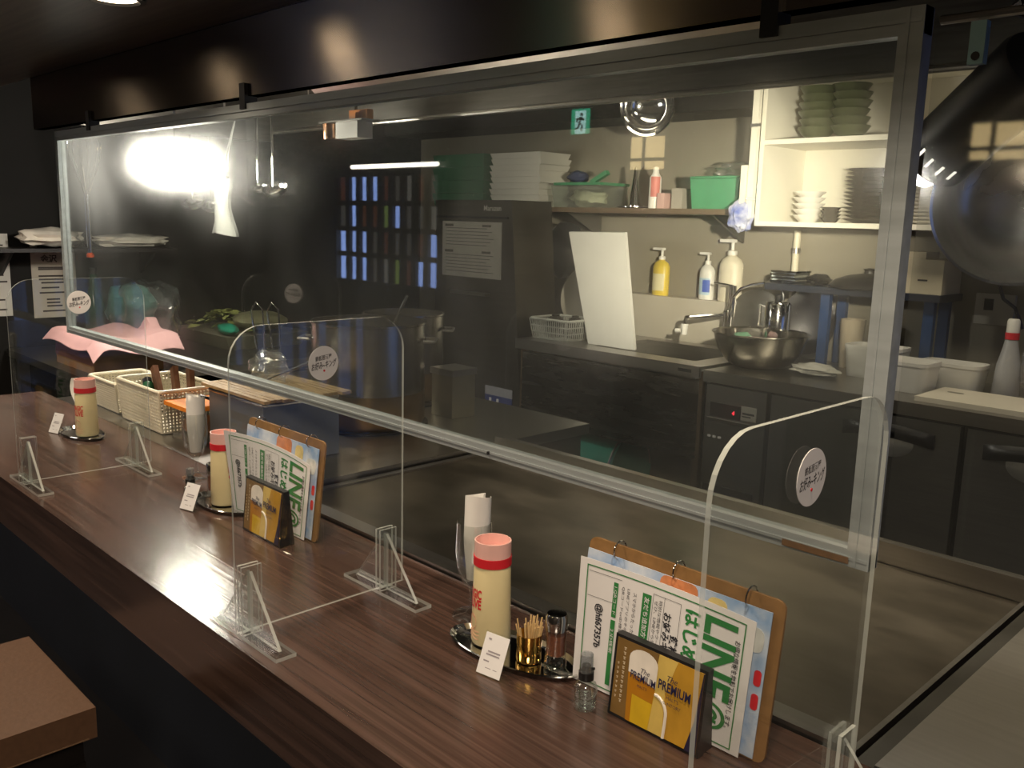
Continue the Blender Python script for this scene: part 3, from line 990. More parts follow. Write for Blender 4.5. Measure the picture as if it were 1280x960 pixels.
def clipboard(x0, x1, y, label, curl, full=True):
    h = .205
    z0 = BAR + .001
    w = x1 - x0
    t = thing('menu_clipboard', label, 'menu', ((x0 + x1) / 2, y, BAR), 'menu clipboards standing on the bar')
    lean = .12
    def F(px, pz, d=0.0):
        return Vector((x0 + px, y + pz * lean - d, z0 + pz))
    b = B(); pts = rrect(0, w, 0, h, .012, 4)
    b.prism([F(p[0], p[1], -.004) for p in pts], (0, -.004, 0)); part('board', b, M_kraft, t)
    # colour menu sheet behind
    b = B(); b.prism([F(p[0], p[1], .004) for p in ((.002, .004), (w - .014, .004), (w - .014, h - .016), (.002, h - .016))], (0, .0012, 0)); s = part('menu_sheet', b, mat('blue_menu_print', (.20, .34, .58), .4, col2=(.62, .66, .72), scale=(28, 28, 28)), t, smooth=False)
    for (a0, a1, c0, c1, col) in ((.13, .19, .006, .05, (.72, .28, .12)), (.205, .235, .012, .04, (.75, .60, .25)), (w - .055, w - .02, .03, .055, (.72, .74, .72))):
        b = B(); b.prism([F(p[0], h - .016 - p[1], .0046) for p in rrect(a0, a1, c0 - .006, c1, .010, 3)], (0, .0004, 0)); part('picture_patch', b, mat('patch%d' % int(a0 * 1000), col, .4, var=.35, scale=(50, 50, 50)), s, smooth=False)
    for c0 in (.075, .105):
        b = B(); b.prism([F(p[0], h - .016 - p[1], .0046) for p in rrect(w - .027, w - .017, c0, c0 + .02, .004, 3)], (0, .0004, 0)); part('red_mark', b, M_red, s, smooth=False)
    for px in (w * .18, w * .50, w * .85):
        b = B()
        b.tube([F(px, h - .008, 0) + Vector((0, .0135 * math.cos(a) - .001, .0135 * math.sin(a) + .002)) for a in [2 * PI * i / 18 for i in range(18)]], .0011, 6, closed=True); part('ring', b, M_chrome, t)
    # announcement page, printed sideways, bulging forward at its free edge
    pw, ph = w - .040, h - .018
    def G(bq, a, d=0.0):              # bq: distance from page head (world right), a: reading direction (down)
        u = bq / pw
        s_ = (1 - a / ph)
        bend = curl * (0.25 + .75 * s_) * (u ** 2) * .055 + .002
        drop = curl * .010 * (1 - u) ** 2 * s_
        px = w - .030 - bq
        pz = h - .020 - a - drop - curl * .022 * (1 - u) ** 1.5 * (s_)
        return F(px, pz, .008 + bend + d)
    b = B(); b.sheet(lambda i, j: G(pw * i, (ph - .003) * j), 18, 10, thick=(0, .0006, 0)); pg = part('notice_page', b, M_paper, t, label='white notice page with green LINE@ lettering printed sideways')
    T = lambda a0, b0: (lambda u, v: G(b0 - v, a0 + u, .0007))
    def bar_(bb, a0, a1, b0, b1, d=.0007):
        n = max(2, int(max(a1 - a0, b1 - b0) / .012))
        if a1 - a0 > b1 - b0:
            bb.sheet(lambda i, j: G(b0 + (b1 - b0) * j, a0 + (a1 - a0) * i, d), n, 1)
        else:
            bb.sheet(lambda i, j: G(b0 + (b1 - b0) * i, a0 + (a1 - a0) * j, d), n, 1)
    A = ph
    b = B()
    m_ = .008
    bar_(b, m_, A - m_, .012, .0138); bar_(b, m_, A - m_, pw - .014, pw - .0122)
    bar_(b, m_, m_ + .0016, .012, pw - .0122); bar_(b, A - m_ - .0016, A - m_, .012, pw - .0122)
    put_text(b, 'LINE', .064, T(.014, .049), width=(A - .036) * .70, bold=.0019, res=6)
    put_text(b, '@', .056, T(.014 + (A - .036) * .735, .049), width=(A - .036) * .25, bold=.0008, res=8)
    put_text(b, 'はじめました', .026, T(.018, .090), width=A - .040, bold=.0008)
    bar_(b, .022, .098, .152, .166)
    bar_(b, .022, .072, .205, .2125); bar_(b, .076, A - .016, .205, .2125)
    part('green_print', b, M_green, pg, smooth=False)
    b = B(); put_text(b, 'お得な情報を無料でお届けします。', .009, T(.034, .0215), width=.118, bold=.0001)
    part('printed_line', b, M_ink, pg, smooth=False)
    b = B(); put_text(b, '鉄板居酒屋', .0135, T(.064, .113), width=.072, bold=.0004)
    part('printed_line', b, M_ink, pg, smooth=False)
    b = B(); put_text(b, 'お好みキング', .0135, T(.036, .126), width=.080, bold=.0003)
    part('printed_line', b, M_ink, pg, smooth=False)
    b = B(); put_text(b, '特別な情報やクーポンや', .006, T(.024, .138), width=.085)
    part('printed_line', b, M_ink, pg, smooth=False)
    b = B(); put_text(b, 'ぜひ、LINEから受け取り', .006, T(.026, .1445), width=.085)
    part('printed_line', b, M_ink, pg, smooth=False)
    b = B(); put_text(b, 'スマホからたった10秒で完了', .0065, T(.026, .178), width=.095)
    part('printed_line', b, M_ink, pg, smooth=False)
    b = B(); put_text(b, 'LINEアプリのその他→友だち', .0055, T(.024, .1885), width=.10)
    part('printed_line', b, M_ink, pg, smooth=False)
    b = B(); put_text(b, 'QRコードorID検索から登録', .0055, T(.024, .197), width=.10)
    part('printed_line', b, M_ink, pg, smooth=False)
    b = B(); put_text(b, '@hfi67357b', .0145, T(.060, .233), width=.064, bold=.0004)
    part('printed_line', b, M_ink, pg, smooth=False)
    for q in ((.018, A - .018, .1065, .1071), (.018, A - .018, .1315, .1321), (.018, A - .018, .149, .1496), (.018, .0186, .1065, .1496), (.052, .0526, .2125, pw - .016), (.016, .0166, .2, pw - .016)):
        b = B(); bar_(b, *q); part('rule_line', b, M_ink, pg, smooth=False)
    b = B(); put_text(b, '友だち追加方法', .0085, lambda u, v: G(.159 - v, .026 + u, .0014), width=.066, bold=.0001)
    part('printed_line', b, M_paper, pg, smooth=False)
    b = B(); put_text(b, '1.QRコード', .006, lambda u, v: G(.2088 - v, .026 + u, .0014), width=.04)
    part('printed_line', b, M_paper, pg, smooth=False)
    b = B(); put_text(b, '2.ID検索', .006, lambda u, v: G(.2088 - v, .088 + u, .0014), width=.035)
    part('printed_line', b, M_paper, pg, smooth=False)
    return t


# set by the griddle's right half
cond_tray(-.895, .905, .118, .052, .13, 'oval polished steel tray holding bottle, toothpicks and spice shaker')
shaker(-.945, .905, 'pale yellow squeeze bottle with red band on the tray with the gold toothpick cup', rot=-.35)
picks(-.862, .905, 'gold cup full of wooden toothpicks on steel tray')
pepper(-.822, .920, 'glass spice shaker with chrome cap beside the gold toothpick cup')
tag_card(-.872, .842, .15, 'small white card in clear stand leaning before the gold toothpick cup')
napkin_glass(-1.035, .948, 'stemmed glass of white napkins beside the gold toothpick cup set', 1)
spray(-.722, .872, 'small clear spray bottle with black pump beside the flat beer sign')
clipboard(-.795, -.485, .932, 'brown clipboard with white LINE@ notice lying flat against its board', .35)
beer_sign(-.692, -.548, .884, 'black framed beer sign before the clipboard whose notice lies flat')
# set by the stock pot
cond_tray(-1.830, .912, .100, .050, .08, 'oval polished steel tray holding bottle and spice shaker beside the curled notice')
shaker(-1.835, .916, 'pale yellow squeeze bottle beside the clipboard with the curled notice', rot=2.0)
pepper(-1.885, .915, 'glass spice shaker with chrome cap on the tray by the curled notice')
spray(-1.905, .868, 'small clear spray bottle with black pump standing behind a white card')
tag_card(-1.855, .845, .25, 'small white card in clear stand leaning on the spray bottle')
napkin_glass(-2.075, .962, 'stemmed glass of white napkins before the orange lidded tub', 2)
clipboard(-1.795, -1.490, .935, 'brown clipboard with white notice curling forward off its board', 1.0)
beer_sign(-1.665, -1.515, .868, 'black framed beer sign before the clipboard with the curled notice')
# set by the white baskets
cond_tray(-2.690, .905, .100, .050, .05, 'oval polished steel tray holding one bottle before the white baskets')
shaker(-2.665, .912, 'pale yellow squeeze bottle with red band before the white perforated baskets', rot=.35)
tag_card(-2.765, .862, .3, 'small white card in clear stand before the pale yellow bottle by the baskets')
b = B()
def nap(i, j):
    p = Vector((-2.735 - .030 * i + .012 * math.sin(j * 3), .925 + .01 * math.sin(i * 4), BAR + .012 + .145 * j))
    return p + Vector((.018 * math.sin(j * 5 + i), .01 * math.cos(j * 4), 0)) + Vector((.030 * (j - .6) * (1 if i < .5 else -.2), 0, 0))
b.sheet(nap, 6, 12, thick=(.001, .002, 0)); solo('paper_napkin', b, M_tissue, 'loose folded white paper napkin sticking up behind the squeeze bottle', 'napkin')


# ================================================================== THINGS BEHIND THE BAR, LEFT
def lattice_basket(name, x0, x1, y0, y1, z0, h, label, m=M_cream, nx=26, ny=17, nz=12, group=None):
    t = thing(name, label, 'basket', ((x0 + x1) / 2, (y0 + y1) / 2, z0), group)
    tp = .012
    b = B(); b.box(x0 + tp, x1 - tp, y0 + tp, y1 - tp, z0, z0 + .004); part('bottom', b, m, t)
    def wall(pa, pb, qa, qb, n, nm='lattice_side'):
        # pa-pb bottom edge, qa-qb top edge
        bb = B()
        pa, pb, qa, qb = map(Vector, (pa, pb, qa, qb))
        nrm = (pb - pa).cross(qa - pa).normalized() * .0011
        for i in range(n + 1):
            f = i / n
            lo, hi = pa.lerp(pb, f), qa.lerp(qb, f)
            bb.obox((lo + hi) / 2, (pb - pa).normalized() * .0027, (hi - lo) / 2, nrm)
        for j in range(nz + 1):
            f = j / nz
            a, c = pa.lerp(qa, f), pb.lerp(qb, f)
            bb.obox((a + c) / 2, (c - a) / 2, (qa - pa).normalized() * .0025, nrm)
        part(nm, bb, m, t, smooth=False)
    zb, zt = z0 + .004, z0 + h - .008
    B0 = [(x0 + tp, y0 + tp, zb), (x1 - tp, y0 + tp, zb), (x1 - tp, y1 - tp, zb), (x0 + tp, y1 - tp, zb)]
    T0 = [(x0, y0, zt), (x1, y0, zt), (x1, y1, zt), (x0, y1, zt)]
    for k in range(4):
        wall(B0[k], B0[(k + 1) % 4], T0[k], T0[(k + 1) % 4], (nx, ny)[k % 2])
    b = B()
    b.tube([(p[0], p[1], z0 + h - .006) for p in rrect(x0, x1, y0, y1, .02, 4)], .006, 8, closed=True); part('rim', b, m, t)
    return t


lattice_basket('plastic_basket', -2.86, -2.545, 1.075, 1.265, .7195, .135, 'cream perforated plastic basket filled with knife handles', group=None)
lattice_basket('plastic_basket', -3.13, -2.90, 1.085, 1.265, .7195, .105, 'cream perforated plastic basket beside the pink cloth, holding nothing visible', nx=20)
for i, (hx, hy, dx, dy, m, lb) in enumerate(((-2.640, 1.125, -.085, .015, M_handle, 'brown wooden knife handle leaning lowest of the three in the basket'),
                                         (-2.620, 1.165, -.065, .02, M_handle, 'brown wooden knife handle, middle one of three leaning in the basket'),
                                         (-2.600, 1.20, -.050, .02, M_handle, 'brown wooden knife handle nearest the orange tub in the basket'))):
    t = thing('kitchen_knife', lb, 'knife', (hx, hy, .73), 'knives in the basket')
    p0, p1 = Vector((hx, hy, .785)), Vector((hx + dx, hy + dy, .895))
    b = B(); d_ = (p1 - p0); sd = d_.cross(Vector((0, 1, 0))).normalized(); fw = d_.cross(sd).normalized()
    b.obox((p0 + p1) / 2, sd * .013, fw * .008, d_ / 2); b.bevel(.005, 2); part('handle', b, m, t)
    b = B(); q = p0 - d_ * .45
    b.obox((p0 + q) / 2, sd * .012, fw * .001, (p0 - q) / 2); part('blade', b, M_chrome, t)
t = thing('green_bottle', 'small dark green bottle lying in the basket with the knives', 'bottle', (-2.70, 1.12, .76))
b = B(); b.lathe((-2.655, 1.100, .775), [(0, 0), (.020, 0), (.021, .05), (.019, .085), (.015, .1), (0, .102)], 20, axis=(-.62, .16, .62)); part('body', b, mat('dark_green_plastic', (.02, .13, .045), .2, var=.2), t)
b = B(); b.lathe((-2.655 - .62 * .105 / .89, 1.100 + .16 * .105 / .89, .775 + .62 * .105 / .89), [(0, 0), (.014, 0), (.014, .012), (0, .013)], 16, axis=(-.62, .16, .62)); part('cap', b, M_black, t)
# orange-lidded tub
t = thing('storage_tub', 'clear tub with orange lid and food inside beside steel box', 'container', (-2.45, 1.155, .72))
b = B(); b.frust(-2.525, -2.38, 1.09, 1.22, .7195, .815, .01); b.bevel(.006, 2); part('tub', b, pane('tub_plastic', (.88, .86, .80), 1.2, .05, haze=.12), t)
b = B(); b.blob((-2.452, 1.155, .757), (.055, .045, .033), .12, 3, 4); part('food', b, mat('orange_food', (.65, .26, .06), .5, var=.4, scale=(40, 40, 40)), t)
b = B(); b.box(-2.532, -2.373, 1.083, 1.227, .816, .828); b.bevel(.004, 2); part('lid', b, M_orange, t)
b = B(); b.tube([(-2.43, 1.12, .829), (-2.425, 1.12, .845), (-2.41, 1.14, .852), (-2.395, 1.16, .845), (-2.39, 1.16, .829)], .005, 8); part('clasp', b, M_black, t)
# bain-marie box with bamboo mat
t = thing('steel_container', 'tall rectangular blue grey steel container with bamboo mat on it', 'container', (-2.2, 1.25, .72))
b = B(); b.box(-2.36, -2.06, 1.14, 1.37, .7195, .885); b.bevel(.012, 3); part('body', b, mat('blue_grey_steel', (.21, .22, .235), .45, .4, var=.15, scale=(8, 8, 8)), t)
b = B(); b.tube([(p[0], p[1], .882) for p in rrect(-2.362, -2.058, 1.138, 1.372, .015, 4)], .005, 8, closed=True); part('rim', b, M_steel, t)
t = thing('bamboo_mat', 'bamboo slat mat lying on the blue grey steel container', 'mat', (-2.2, 1.26, .888))
for i in range(15):
    y = 1.135 + i * .0175
    b = B(); dz = .004 * math.sin(i * 2.1); b.obox((-2.205 + .004 * math.sin(i * 3), y, .8955 + .0), (.175 + .006 * math.sin(i * 5), .004 * math.sin(i), 0), (0, .0078, 0), (0, 0, .004)); b.bevel(.003, 1); part('slat', b, M_bamboo, t)
b = B()
for (ox, s_) in ((0, 1), (.012, 1.1)):
    b.tube([(-2.30 + ox, 1.21, .905), (-2.26 + ox, 1.22, .925), (-2.21, 1.22, .912), (-2.19, 1.25, .93), (-2.10 + ox, 1.33, .985)], .003, 6)
b.tube([(-2.21, 1.19, .907), (-2.17, 1.20, .915), (-2.13, 1.23, .905)], .003, 6)
solo('wire_tongs', b, M_chrome, 'thin steel wire tongs lying on the bamboo mat', 'tongs')
b = B(); b.blob((-2.29, 1.29, .935), (.07, .05, .045), .16, 3, 9, 5); solo('plastic_bag', b, M_film, 'crumpled clear plastic bag on the bamboo mat', 'bag')
# stock pots


def stockpot(x, y, r, h, label):
    t = thing('stock_pot', label, 'pot', (x, y, .725), 'tall steel stock pots')
    z = .7255
    b = B(); b.lathe((x, y, z), [(0, 0), (r * .96, 0), (r, .012), (r, h * .34)], 56); part('browned_base', b, M_potb, t)
    b = B(); b.lathe((x, y, z), [(r, h * .34), (r, h), (r * 1.03, h + .003), (r * 1.03, h + .008), (r * .985, h + .008), (r * .975, h * .3), (0, h * .3)], 56); part('wall', b, M_pot, t)
    for s_ in (-1, 1):
        b = B(); a = PI * .25 if s_ > 0 else PI * 1.25
        c = Vector((math.cos(a), math.sin(a), 0)); q = Vector((-c.y, c.x, 0))
        b.tube([Vector((x, y, z + h - .05)) + c * r + q * .045, Vector((x, y, z + h - .05)) + c * (r + .035) + q * .04, Vector((x, y, z + h - .05)) + c * (r + .035) - q * .04, Vector((x, y, z + h - .05)) + c * r - q * .045], .005, 8); part('handle', b, M_steel, t)
    return t


stockpot(-2.325, 1.66, .178, .315, 'large steel stock pot with browned base, right behind the bamboo mat')
stockpot(-2.585, 2.0, .145, .30, 'steel stock pot standing behind the larger one, beside the dishwasher')
b = B(); b.cyl((-2.27, 1.62, .87), (-2.245, 1.75, 1.13), .005, n=8); b.lathe((-2.275, 1.59, .835), [(0, 0), (.03, .006), (.04, .03), (.038, .03), (.028, .008), (0, .003)], 18); solo('ladle', b, M_chrome, 'steel ladle standing in the larger stock pot', 'ladle')
t = thing('tin_canister', 'square steel tin with lid behind the stock pots', 'canister', (-2.25, 1.95, .72))
b = B(); b.box(-2.30, -2.195, 1.90, 2.0, .7195, .86); b.bevel(.006, 2); part('body', b, mat('yellowish_tin', (.46, .42, .30), .35, 1, var=.2, scale=(9, 9, 9)), t)
b = B(); b.box(-2.305, -2.19, 1.895, 2.005, .861, .882); b.bevel(.004, 2); part('lid', b, M_steel, t)

# left prep table and its load
t = thing('prep_table', 'long steel prep table against the dark left wall', 'table', (-3.8, 2.2, 0))
b = B(); b.box(-4.28, -3.34, 1.15, 2.80, .735, .765); b.bevel(.004, 1); part('table_top', b, M_steeld, t)
for (x, y) in ((-4.24, 1.2), (-3.38, 1.2), (-4.24, 2.76), (-3.38, 2.76)):
    b = B(); b.box(x - .02, x + .02, y - .02, y + .02, 0, .734); part('leg', b, M_steel, t)
# cardboard box with pink cloth
t = thing('cardboard_box', 'brown cardboard box under a pink cloth left of the baskets', 'box', (-3.62, 1.30, .766))
b = B(); b.box(-3.80, -3.40, 1.20, 1.46, .766, .862); b.bevel(.004, 1); part('body', b, mat('worn_cardboard', (.22, .12, .055), .8, var=.3, scale=(14, 14, 14)), t)
b = B(); b.box(-3.80, -3.40, 1.1975, 1.1995, .80, .845); part('label_band', b, mat('maroon_band', (.10, .035, .04), .7, var=.3), t)
b = B()
def cl(i, j):
    x = -3.86 + .54 * i
    y = 1.17 + .34 * j
    z = .884 + .010 * math.sin(i * 7 + j * 3) + .012 * math.sin(j * 9) + .015 * i
    if j < .12:
        z -= .03 * (1 - j / .12)
    if i > .9:
        z -= .05 * (i - .9) / .1
    if .42 < i < .62 and j > .85:
        z += .055 * (1 - abs(i - .52) / .1)
    return (x, y, z)
b.sheet(cl, 28, 18, thick=(0, 0, -.003)); solo('pink_cloth', b, M_pink, 'folded pink cloth lying over the cardboard box', 'cloth')
# teal bag bundle, red tub, herbs crate
t = thing('grocery_bag', 'clear plastic bag of teal and red packages on the prep table', 'bag', (-3.98, 1.62, .766))
b = B(); b.blob((-3.98, 1.64, .93), (.20, .13, .145), .10, 4, 21, 4); part('film', b, M_film, t)
b = B(); b.blob((-4.02, 1.60, .95), (.14, .10, .10), .12, 3, 5, 3); part('teal_package', b, mat('teal_film', (.10, .30, .27), .35, var=.35, scale=(20, 20, 20)), t)
b = B(); b.blob((-3.93, 1.62, .815), (.13, .10, .05), .10, 3, 6, 3); part('red_package', b, mat('dark_red_film', (.20, .02, .035), .35, var=.4, scale=(20, 20, 20)), t)
t = thing('herb_tray', 'shallow tray heaped with green leaves under clear film', 'tray', (-3.92, 2.02, .766))
b = B(); b.frust(-4.20, -3.67, 1.86, 2.28, .766, .83, .03); b.bevel(.008, 2); part('tray_body', b, mat('grey_olive_tray', (.22, .20, .14), .5, var=.3, scale=(9, 9, 9)), t)
rnd = random.Random(12)
for i in range(60):
    u, v = rnd.gauss(0, .075), rnd.gauss(0, .07)
    zz = .835 + .075 * math.exp(-(u * u + v * v) / .012) + rnd.uniform(0, .012)
    c = Vector((-3.99 + u, 2.02 + v, zz)); a = rnd.uniform(0, 6.28); l = rnd.uniform(.022, .042)
    d1 = Vector((math.cos(a), math.sin(a), rnd.uniform(-.5, .5))) * l; d2 = Vector((-math.sin(a), math.cos(a), rnd.uniform(-.5, .5))) * l * .45
    b = B(); up = d1.cross(d2).normalized() * .006
    b._new([c - d1, c - d1 * .3 + d2 + up, c + d1 * .5 + d2 * .8 + up, c + d1, c + d1 * .5 - d2 * .8 + up, c - d1 * .3 - d2 + up, c], [(0, 6, 1), (1, 6, 2), (2, 6, 3), (3, 6, 4), (4, 6, 5), (5, 6, 0)])
    part('leaf', b, M_herb, t)
b = B(); b.blob((-3.79, 2.09, .882), (.13, .12, .045), .06, 3, 8, 3); solo('wrapped_greens', b, mat('olive_wrap', (.26, .25, .14), .45, var=.4, scale=(18, 18, 18)), 'film wrapped olive greens bundle beside the leaf heap', 'vegetables')
b = B(); b.blob((-3.73, 1.90, .858), (.075, .035, .026), .08, 3, 8, 3); solo('teal_packet', b, mat('bright_teal', (.02, .32, .20), .35, var=.25), 'small bright teal packet lying before the leaf heap', 'packet')
b = B()
for ox in (0, .05):
    b.tube([(-3.62 + ox, 1.98 + ox, .775), (-3.635 + ox, 1.965 + ox, .95), (-3.62 + ox, 1.98 + ox, .985), (-3.60 + ox, 2.0 + ox, .955), (-3.595 + ox, 2.005 + ox, .775)], .0045, 8)
b.box(-3.612, -3.55, 1.985, 2.05, .766, .778)
solo('wire_stand', b, M_chrome, 'looped steel wire stand on the prep table', 'stand')

# wall shelf at left with bags and bottle, notices
t = thing('wall_shelf', 'narrow dark shelf on the left wall above the notices', 'shelf', (-4.2, 1.5, 1.2))
b = B(); b.box(-4.298, -4.10, 1.05, 1.85, 1.185, 1.20); part('board', b, M_stoolw, t)
for y in (1.15, 1.75):
    b = B(); b.prism([(-4.298, y, 1.184), (-4.12, y, 1.184), (-4.298, y, 1.08)], (0, .012, 0)); part('bracket', b, M_black, t)
M_shiny = mat('shiny_white_film', (.80, .74, .64), .16, var=.25, scale=(14, 14, 14), bump=.6, bscale=(26, 26, 26))
b = B(); b.blob((-4.20, 1.33, 1.2455), (.085, .13, .044), .10, 3, 31, 6); solo('film_bundle', b, M_shiny, 'bright white film bundle on the wall shelf nearest its dark end', 'bag')
b = B(); b.blob((-4.18, 1.66, 1.2335), (.08, .17, .032), .12, 3, 32, 6); solo('film_roll', b, M_shiny, 'long film wrapped roll on the wall shelf beside the hanging whisk', 'bag')
t = thing('glass_bottle', 'dark green glass bottle on the prep table under the wall shelf', 'bottle', (-4.2, 1.50, .766))
b = B(); b.lathe((-4.20, 1.50, .766), [(0, 0), (.045, 0), (.047, .01), (.047, .18), (.018, .27), (.015, .33), (0, .33)], 24); part('body', b, mat('green_glass', (.012, .06, .03), .12, var=.2), t)
b = B(); b.lathe((-4.20, 1.50, .766), [(.0155, .318), (.0175, .318), (.0175, .345), (0, .346)], 16); part('cap', b, M_black, t)


def notice(x, y0, y1, z0, z1, label, rows, head=None, tone=(.42, .38, .31)):
    t = thing('wall_notice', label, 'notice', (x, (y0 + y1) / 2, z0))
    b = B(); b.box(x - .0012, x, y0, y1, z0, z1); p = part('paper', b, mat('notice_paper%d' % int(tone[0] * 100), tone, .7, var=.08), t, smooth=False)
    b = B()
    for (a0, a1, c) in rows:
        b.box(x + .0002, x + .0008, y0 + (y1 - y0) * a0, y0 + (y1 - y0) * a1, z0 + (z1 - z0) * c - .0035, z0 + (z1 - z0) * c + .0035)
    if head:
        for (tx, sz, fy, fz) in head:
            put_text(b, tx, sz, lambda u, v: (x + .0009, y0 + (y1 - y0) * fy + u, z0 + (z1 - z0) * fz + v), align='CENTER', bold=.0012)
    part('print', b, mat('notice_ink', (.05, .04, .035), .7, var=.1), p, smooth=False)
    return t


pa, pb = PX(36, 292, -4.297), PX(98, 395, -4.297)
nt = notice(-4.297, pa.y, pb.y, pb.z, pa.z - .0, 'grey paper notice headed 金沢 with round crest on the left wall', [(.55, .85, .85), (.55, .80, .82), (.15, .85, .60), (.15, .80, .58), (.15, .9, .50), (.15, .85, .46), (.2, .9, .42), (.2, .6, .36), (.15, .85, .30), (.3, .6, .22), (.3, .6, .18), (.3, .65, .14), (.2, .8, .08)], [('金沢', .034, .40, .70)])
b = B(); b.tube([(-4.2955, pa.y + .06 + .026 * math.cos(a), pa.z - .055 + .026 * math.sin(a)) for a in [2 * PI * i / 20 for i in range(20)]], .005, 6, closed=True); part('crest', b, mat('olive_crest', (.16, .15, .06), .7, var=.3), nt)
pc = PX(9, 292, -4.297); pd = PX(9, 395, -4.297)
notice(-4.297, pc.y - .26, pc.y, pd.z, pc.z, 'pale paper notice at the far end of the left wall beside the crest notice', [(.55, .92, .86), (.6, .95, .78), (.6, .9, .50), (.5, .95, .42), (.6, .9, .2), (.3, .92, .08)], None, (.55, .53, .48))

# hanging tools
def whisk(x, y, ztop, L_, label):
    t = thing('balloon_whisk', label, 'whisk', (x, y, ztop - L_))
    hz = ztop - L_ * .52
    for k in range(6):
        a = PI * k / 6
        c = Vector((math.cos(a), math.sin(a), 0))
        pts = []
        for i in range(15):
            u = i / 14
            r = .062 * math.sin(PI * u) ** .8 if 0 < u < 1 else 0
            # closed loop wire: down one side and up the other
        up = [Vector((x, y, hz)) + c * (.010 + .055 * math.sin(PI * .5 * min(1, u * 1.25)) ** 1.6 * (1 if u < .8 else math.sqrt(max(0, 1 - ((u - .8) / .2) ** 2)))) * 1 + Vector((0, 0, (ztop - hz) * u)) for u in [i / 12 for i in range(13)]]
        dn = [Vector((2 * x - p.x, 2 * y - p.y, p.z)) for p in up[::-1]]
        b = B(); b.tube(up + dn[1:], .0011, 5); part('wire', b, M_chrome, t)
    b = B(); b.cyl((x, y, ztop - L_ + .02), (x, y, hz + .02), .0095, .012, n=14); part('handle', b, M_chrome, t)
    b = B(); b.lathe((x, y, ztop - L_), [(0, 0), (.014, .002), (.016, .011), (.010, .021), (0, .021)], 16); part('end_knob', b, mat('orange_red_knob', (.65, .10, .03), .4, var=.1), t)
    b = B(); b.tube([(x, y, ztop - .006), (x, y, ztop + .016), (x - .02, y, ztop + .026), (-4.302, y, ztop + .026)], .0022, 6); part('hook', b, M_steel, t)
    return t


pw_ = PY(104, 165, 1.42)
whisk(pw_.x, 1.42, pw_.z, pw_.z - PY(112, 322, 1.42).z, 'large steel balloon whisk hanging at the left end of the hood')


def hang_ladle(x, y, zt, L_, r, label, ang=0):
    t = thing('hanging_ladle', label, 'ladle', (x, y, zt - L_), 'ladles on the utensil rail')
    b = B(); b.tube([(x, y + .006, zt - .004), (x, y + .006, zt + .008), (x, y, zt + .0105), (x, y - .006, zt), (x, y - .006, zt - .02), (x, y - .004, zt - L_ + r)], .0042, 8); part('handle', b, M_chrome, t)
    b = B(); b.lathe((x + .01, y - .004, zt - L_ + r * .9), [(0, -r * .75), (r * .55, -r * .62), (r * .9, -r * .3), (r, 0), (r * .95, 0), (r * .85, -r * .27), (r * .5, -r * .56), (0, -r * .68)], 22, axis=(.2, -.45, .85)); part('bowl', b, M_chrome, t)
    return t


for (u, lb, u2, r, L_) in ((322, 'steel ladle with slim handle, third from the whisk on the rail', 322, .03, .29), (341, 'steel ladle with wide bowl at the rail end nearest the white lamp box', 341, .048, .31),
                           (238, 'steel ladle hanging beside the flood lamp, nearest the whisk', 236, .05, .36), (262, 'steel ladle hanging behind the white plastic bag', 275, .045, .37)):
    p = PY(u, 145, 1.72)
    hang_ladle(p.x, 1.72, 1.731, L_, r, lb)
# hanging white plastic bag
p = PY(272, 262, 1.62)
b = B()
def bagf(i, j):
    wd = .135 + .03 * (1 - j)
    x = p.x + (i - .5) * wd * (1.0 + .12 * math.cos(j * 6))
    return (x, 1.64 + .012 * math.sin(i * 9 + j * 3) - .02 * math.sin(PI * i) * (1 - j), p.z - .09 + .21 * j + .008 * math.sin(i * 5))
b.sheet(bagf, 14, 14, thick=(0, .012, 0)); 
b.tube([(p.x - .02, 1.65, p.z + .14), (p.x, 1.66, p.z + .20), (p.x + .01, 1.705, 1.742), (p.x + .02, 1.66, p.z + .20), (p.x + .03, 1.65, p.z + .14)], .003, 6)
solo('plastic_carrier', b, mat('white_bag_film', (.20, .20, .185), .25, var=.15, scale=(12, 12, 12), bump=.5, bscale=(18, 18, 18)), 'white plastic bag hanging from the utensil rail by the lamp', 'bag')

# flood lamp at the hood's left end
fc = PY(220, 205, 1.40)
t = thing('hood_lamp', 'bright glowing oval lamp hanging under the hood by the ladles', 'lamp', fc - Vector((0, 0, .06)))
b = B(); b.lathe(fc, [(0, -.058), (.05, -.052), (.088, -.034), (.11, -.008), (.112, .012), (.095, .034), (.06, .048), (0, .052)], 36); part('globe', b, emis('globe_glow', (1, .93, .80), 95), t)
b = B(); b.lathe(fc, [(.035, .0525), (.038, .054), (.030, .085), (0, .09)], 24); part('socket', b, M_black, t)
b = B(); b.tube([fc + Vector((0, 0, .085)), fc + Vector((0, 0, .2)), Vector((fc.x, fc.y, 2.05))], .005, 8); part('cord', b, M_black, t)
# white lamp box near the hood corner
p = PY(436, 161, 1.75)
t = thing('sensor_box', 'small white box with copper cup mounted under the hood', 'sensor', (p.x, 1.75, p.z - .03))
b = B(); b.box(p.x - .062, p.x + .062, 1.74, 1.80, p.z - .03, p.z + .022); b.bevel(.005, 2); part('body', b, M_white, t)
b = B(); b.box(p.x - .15, p.x + .10, 1.73, 1.80, p.z + .0225, p.z + .0275); part('mount_plate', b, M_steel, t)
b = B(); b.lathe((p.x - .105, 1.75, p.z - .03), [(0, 0), (.024, .0), (.026, .006), (.028, .05), (0, .05)], 22); part('cup', b, mat('copper', (.65, .36, .22), .2, 1, var=.1), t)
b = B(); b.box(p.x + .02, p.x + .045, 1.745, 1.76, p.z + .028, p.z + .05); b.box(p.x - .02, p.x + .08, 1.765, 1.79, p.z + .028, p.z + .060); part('wiring_block', b, M_orange, t)
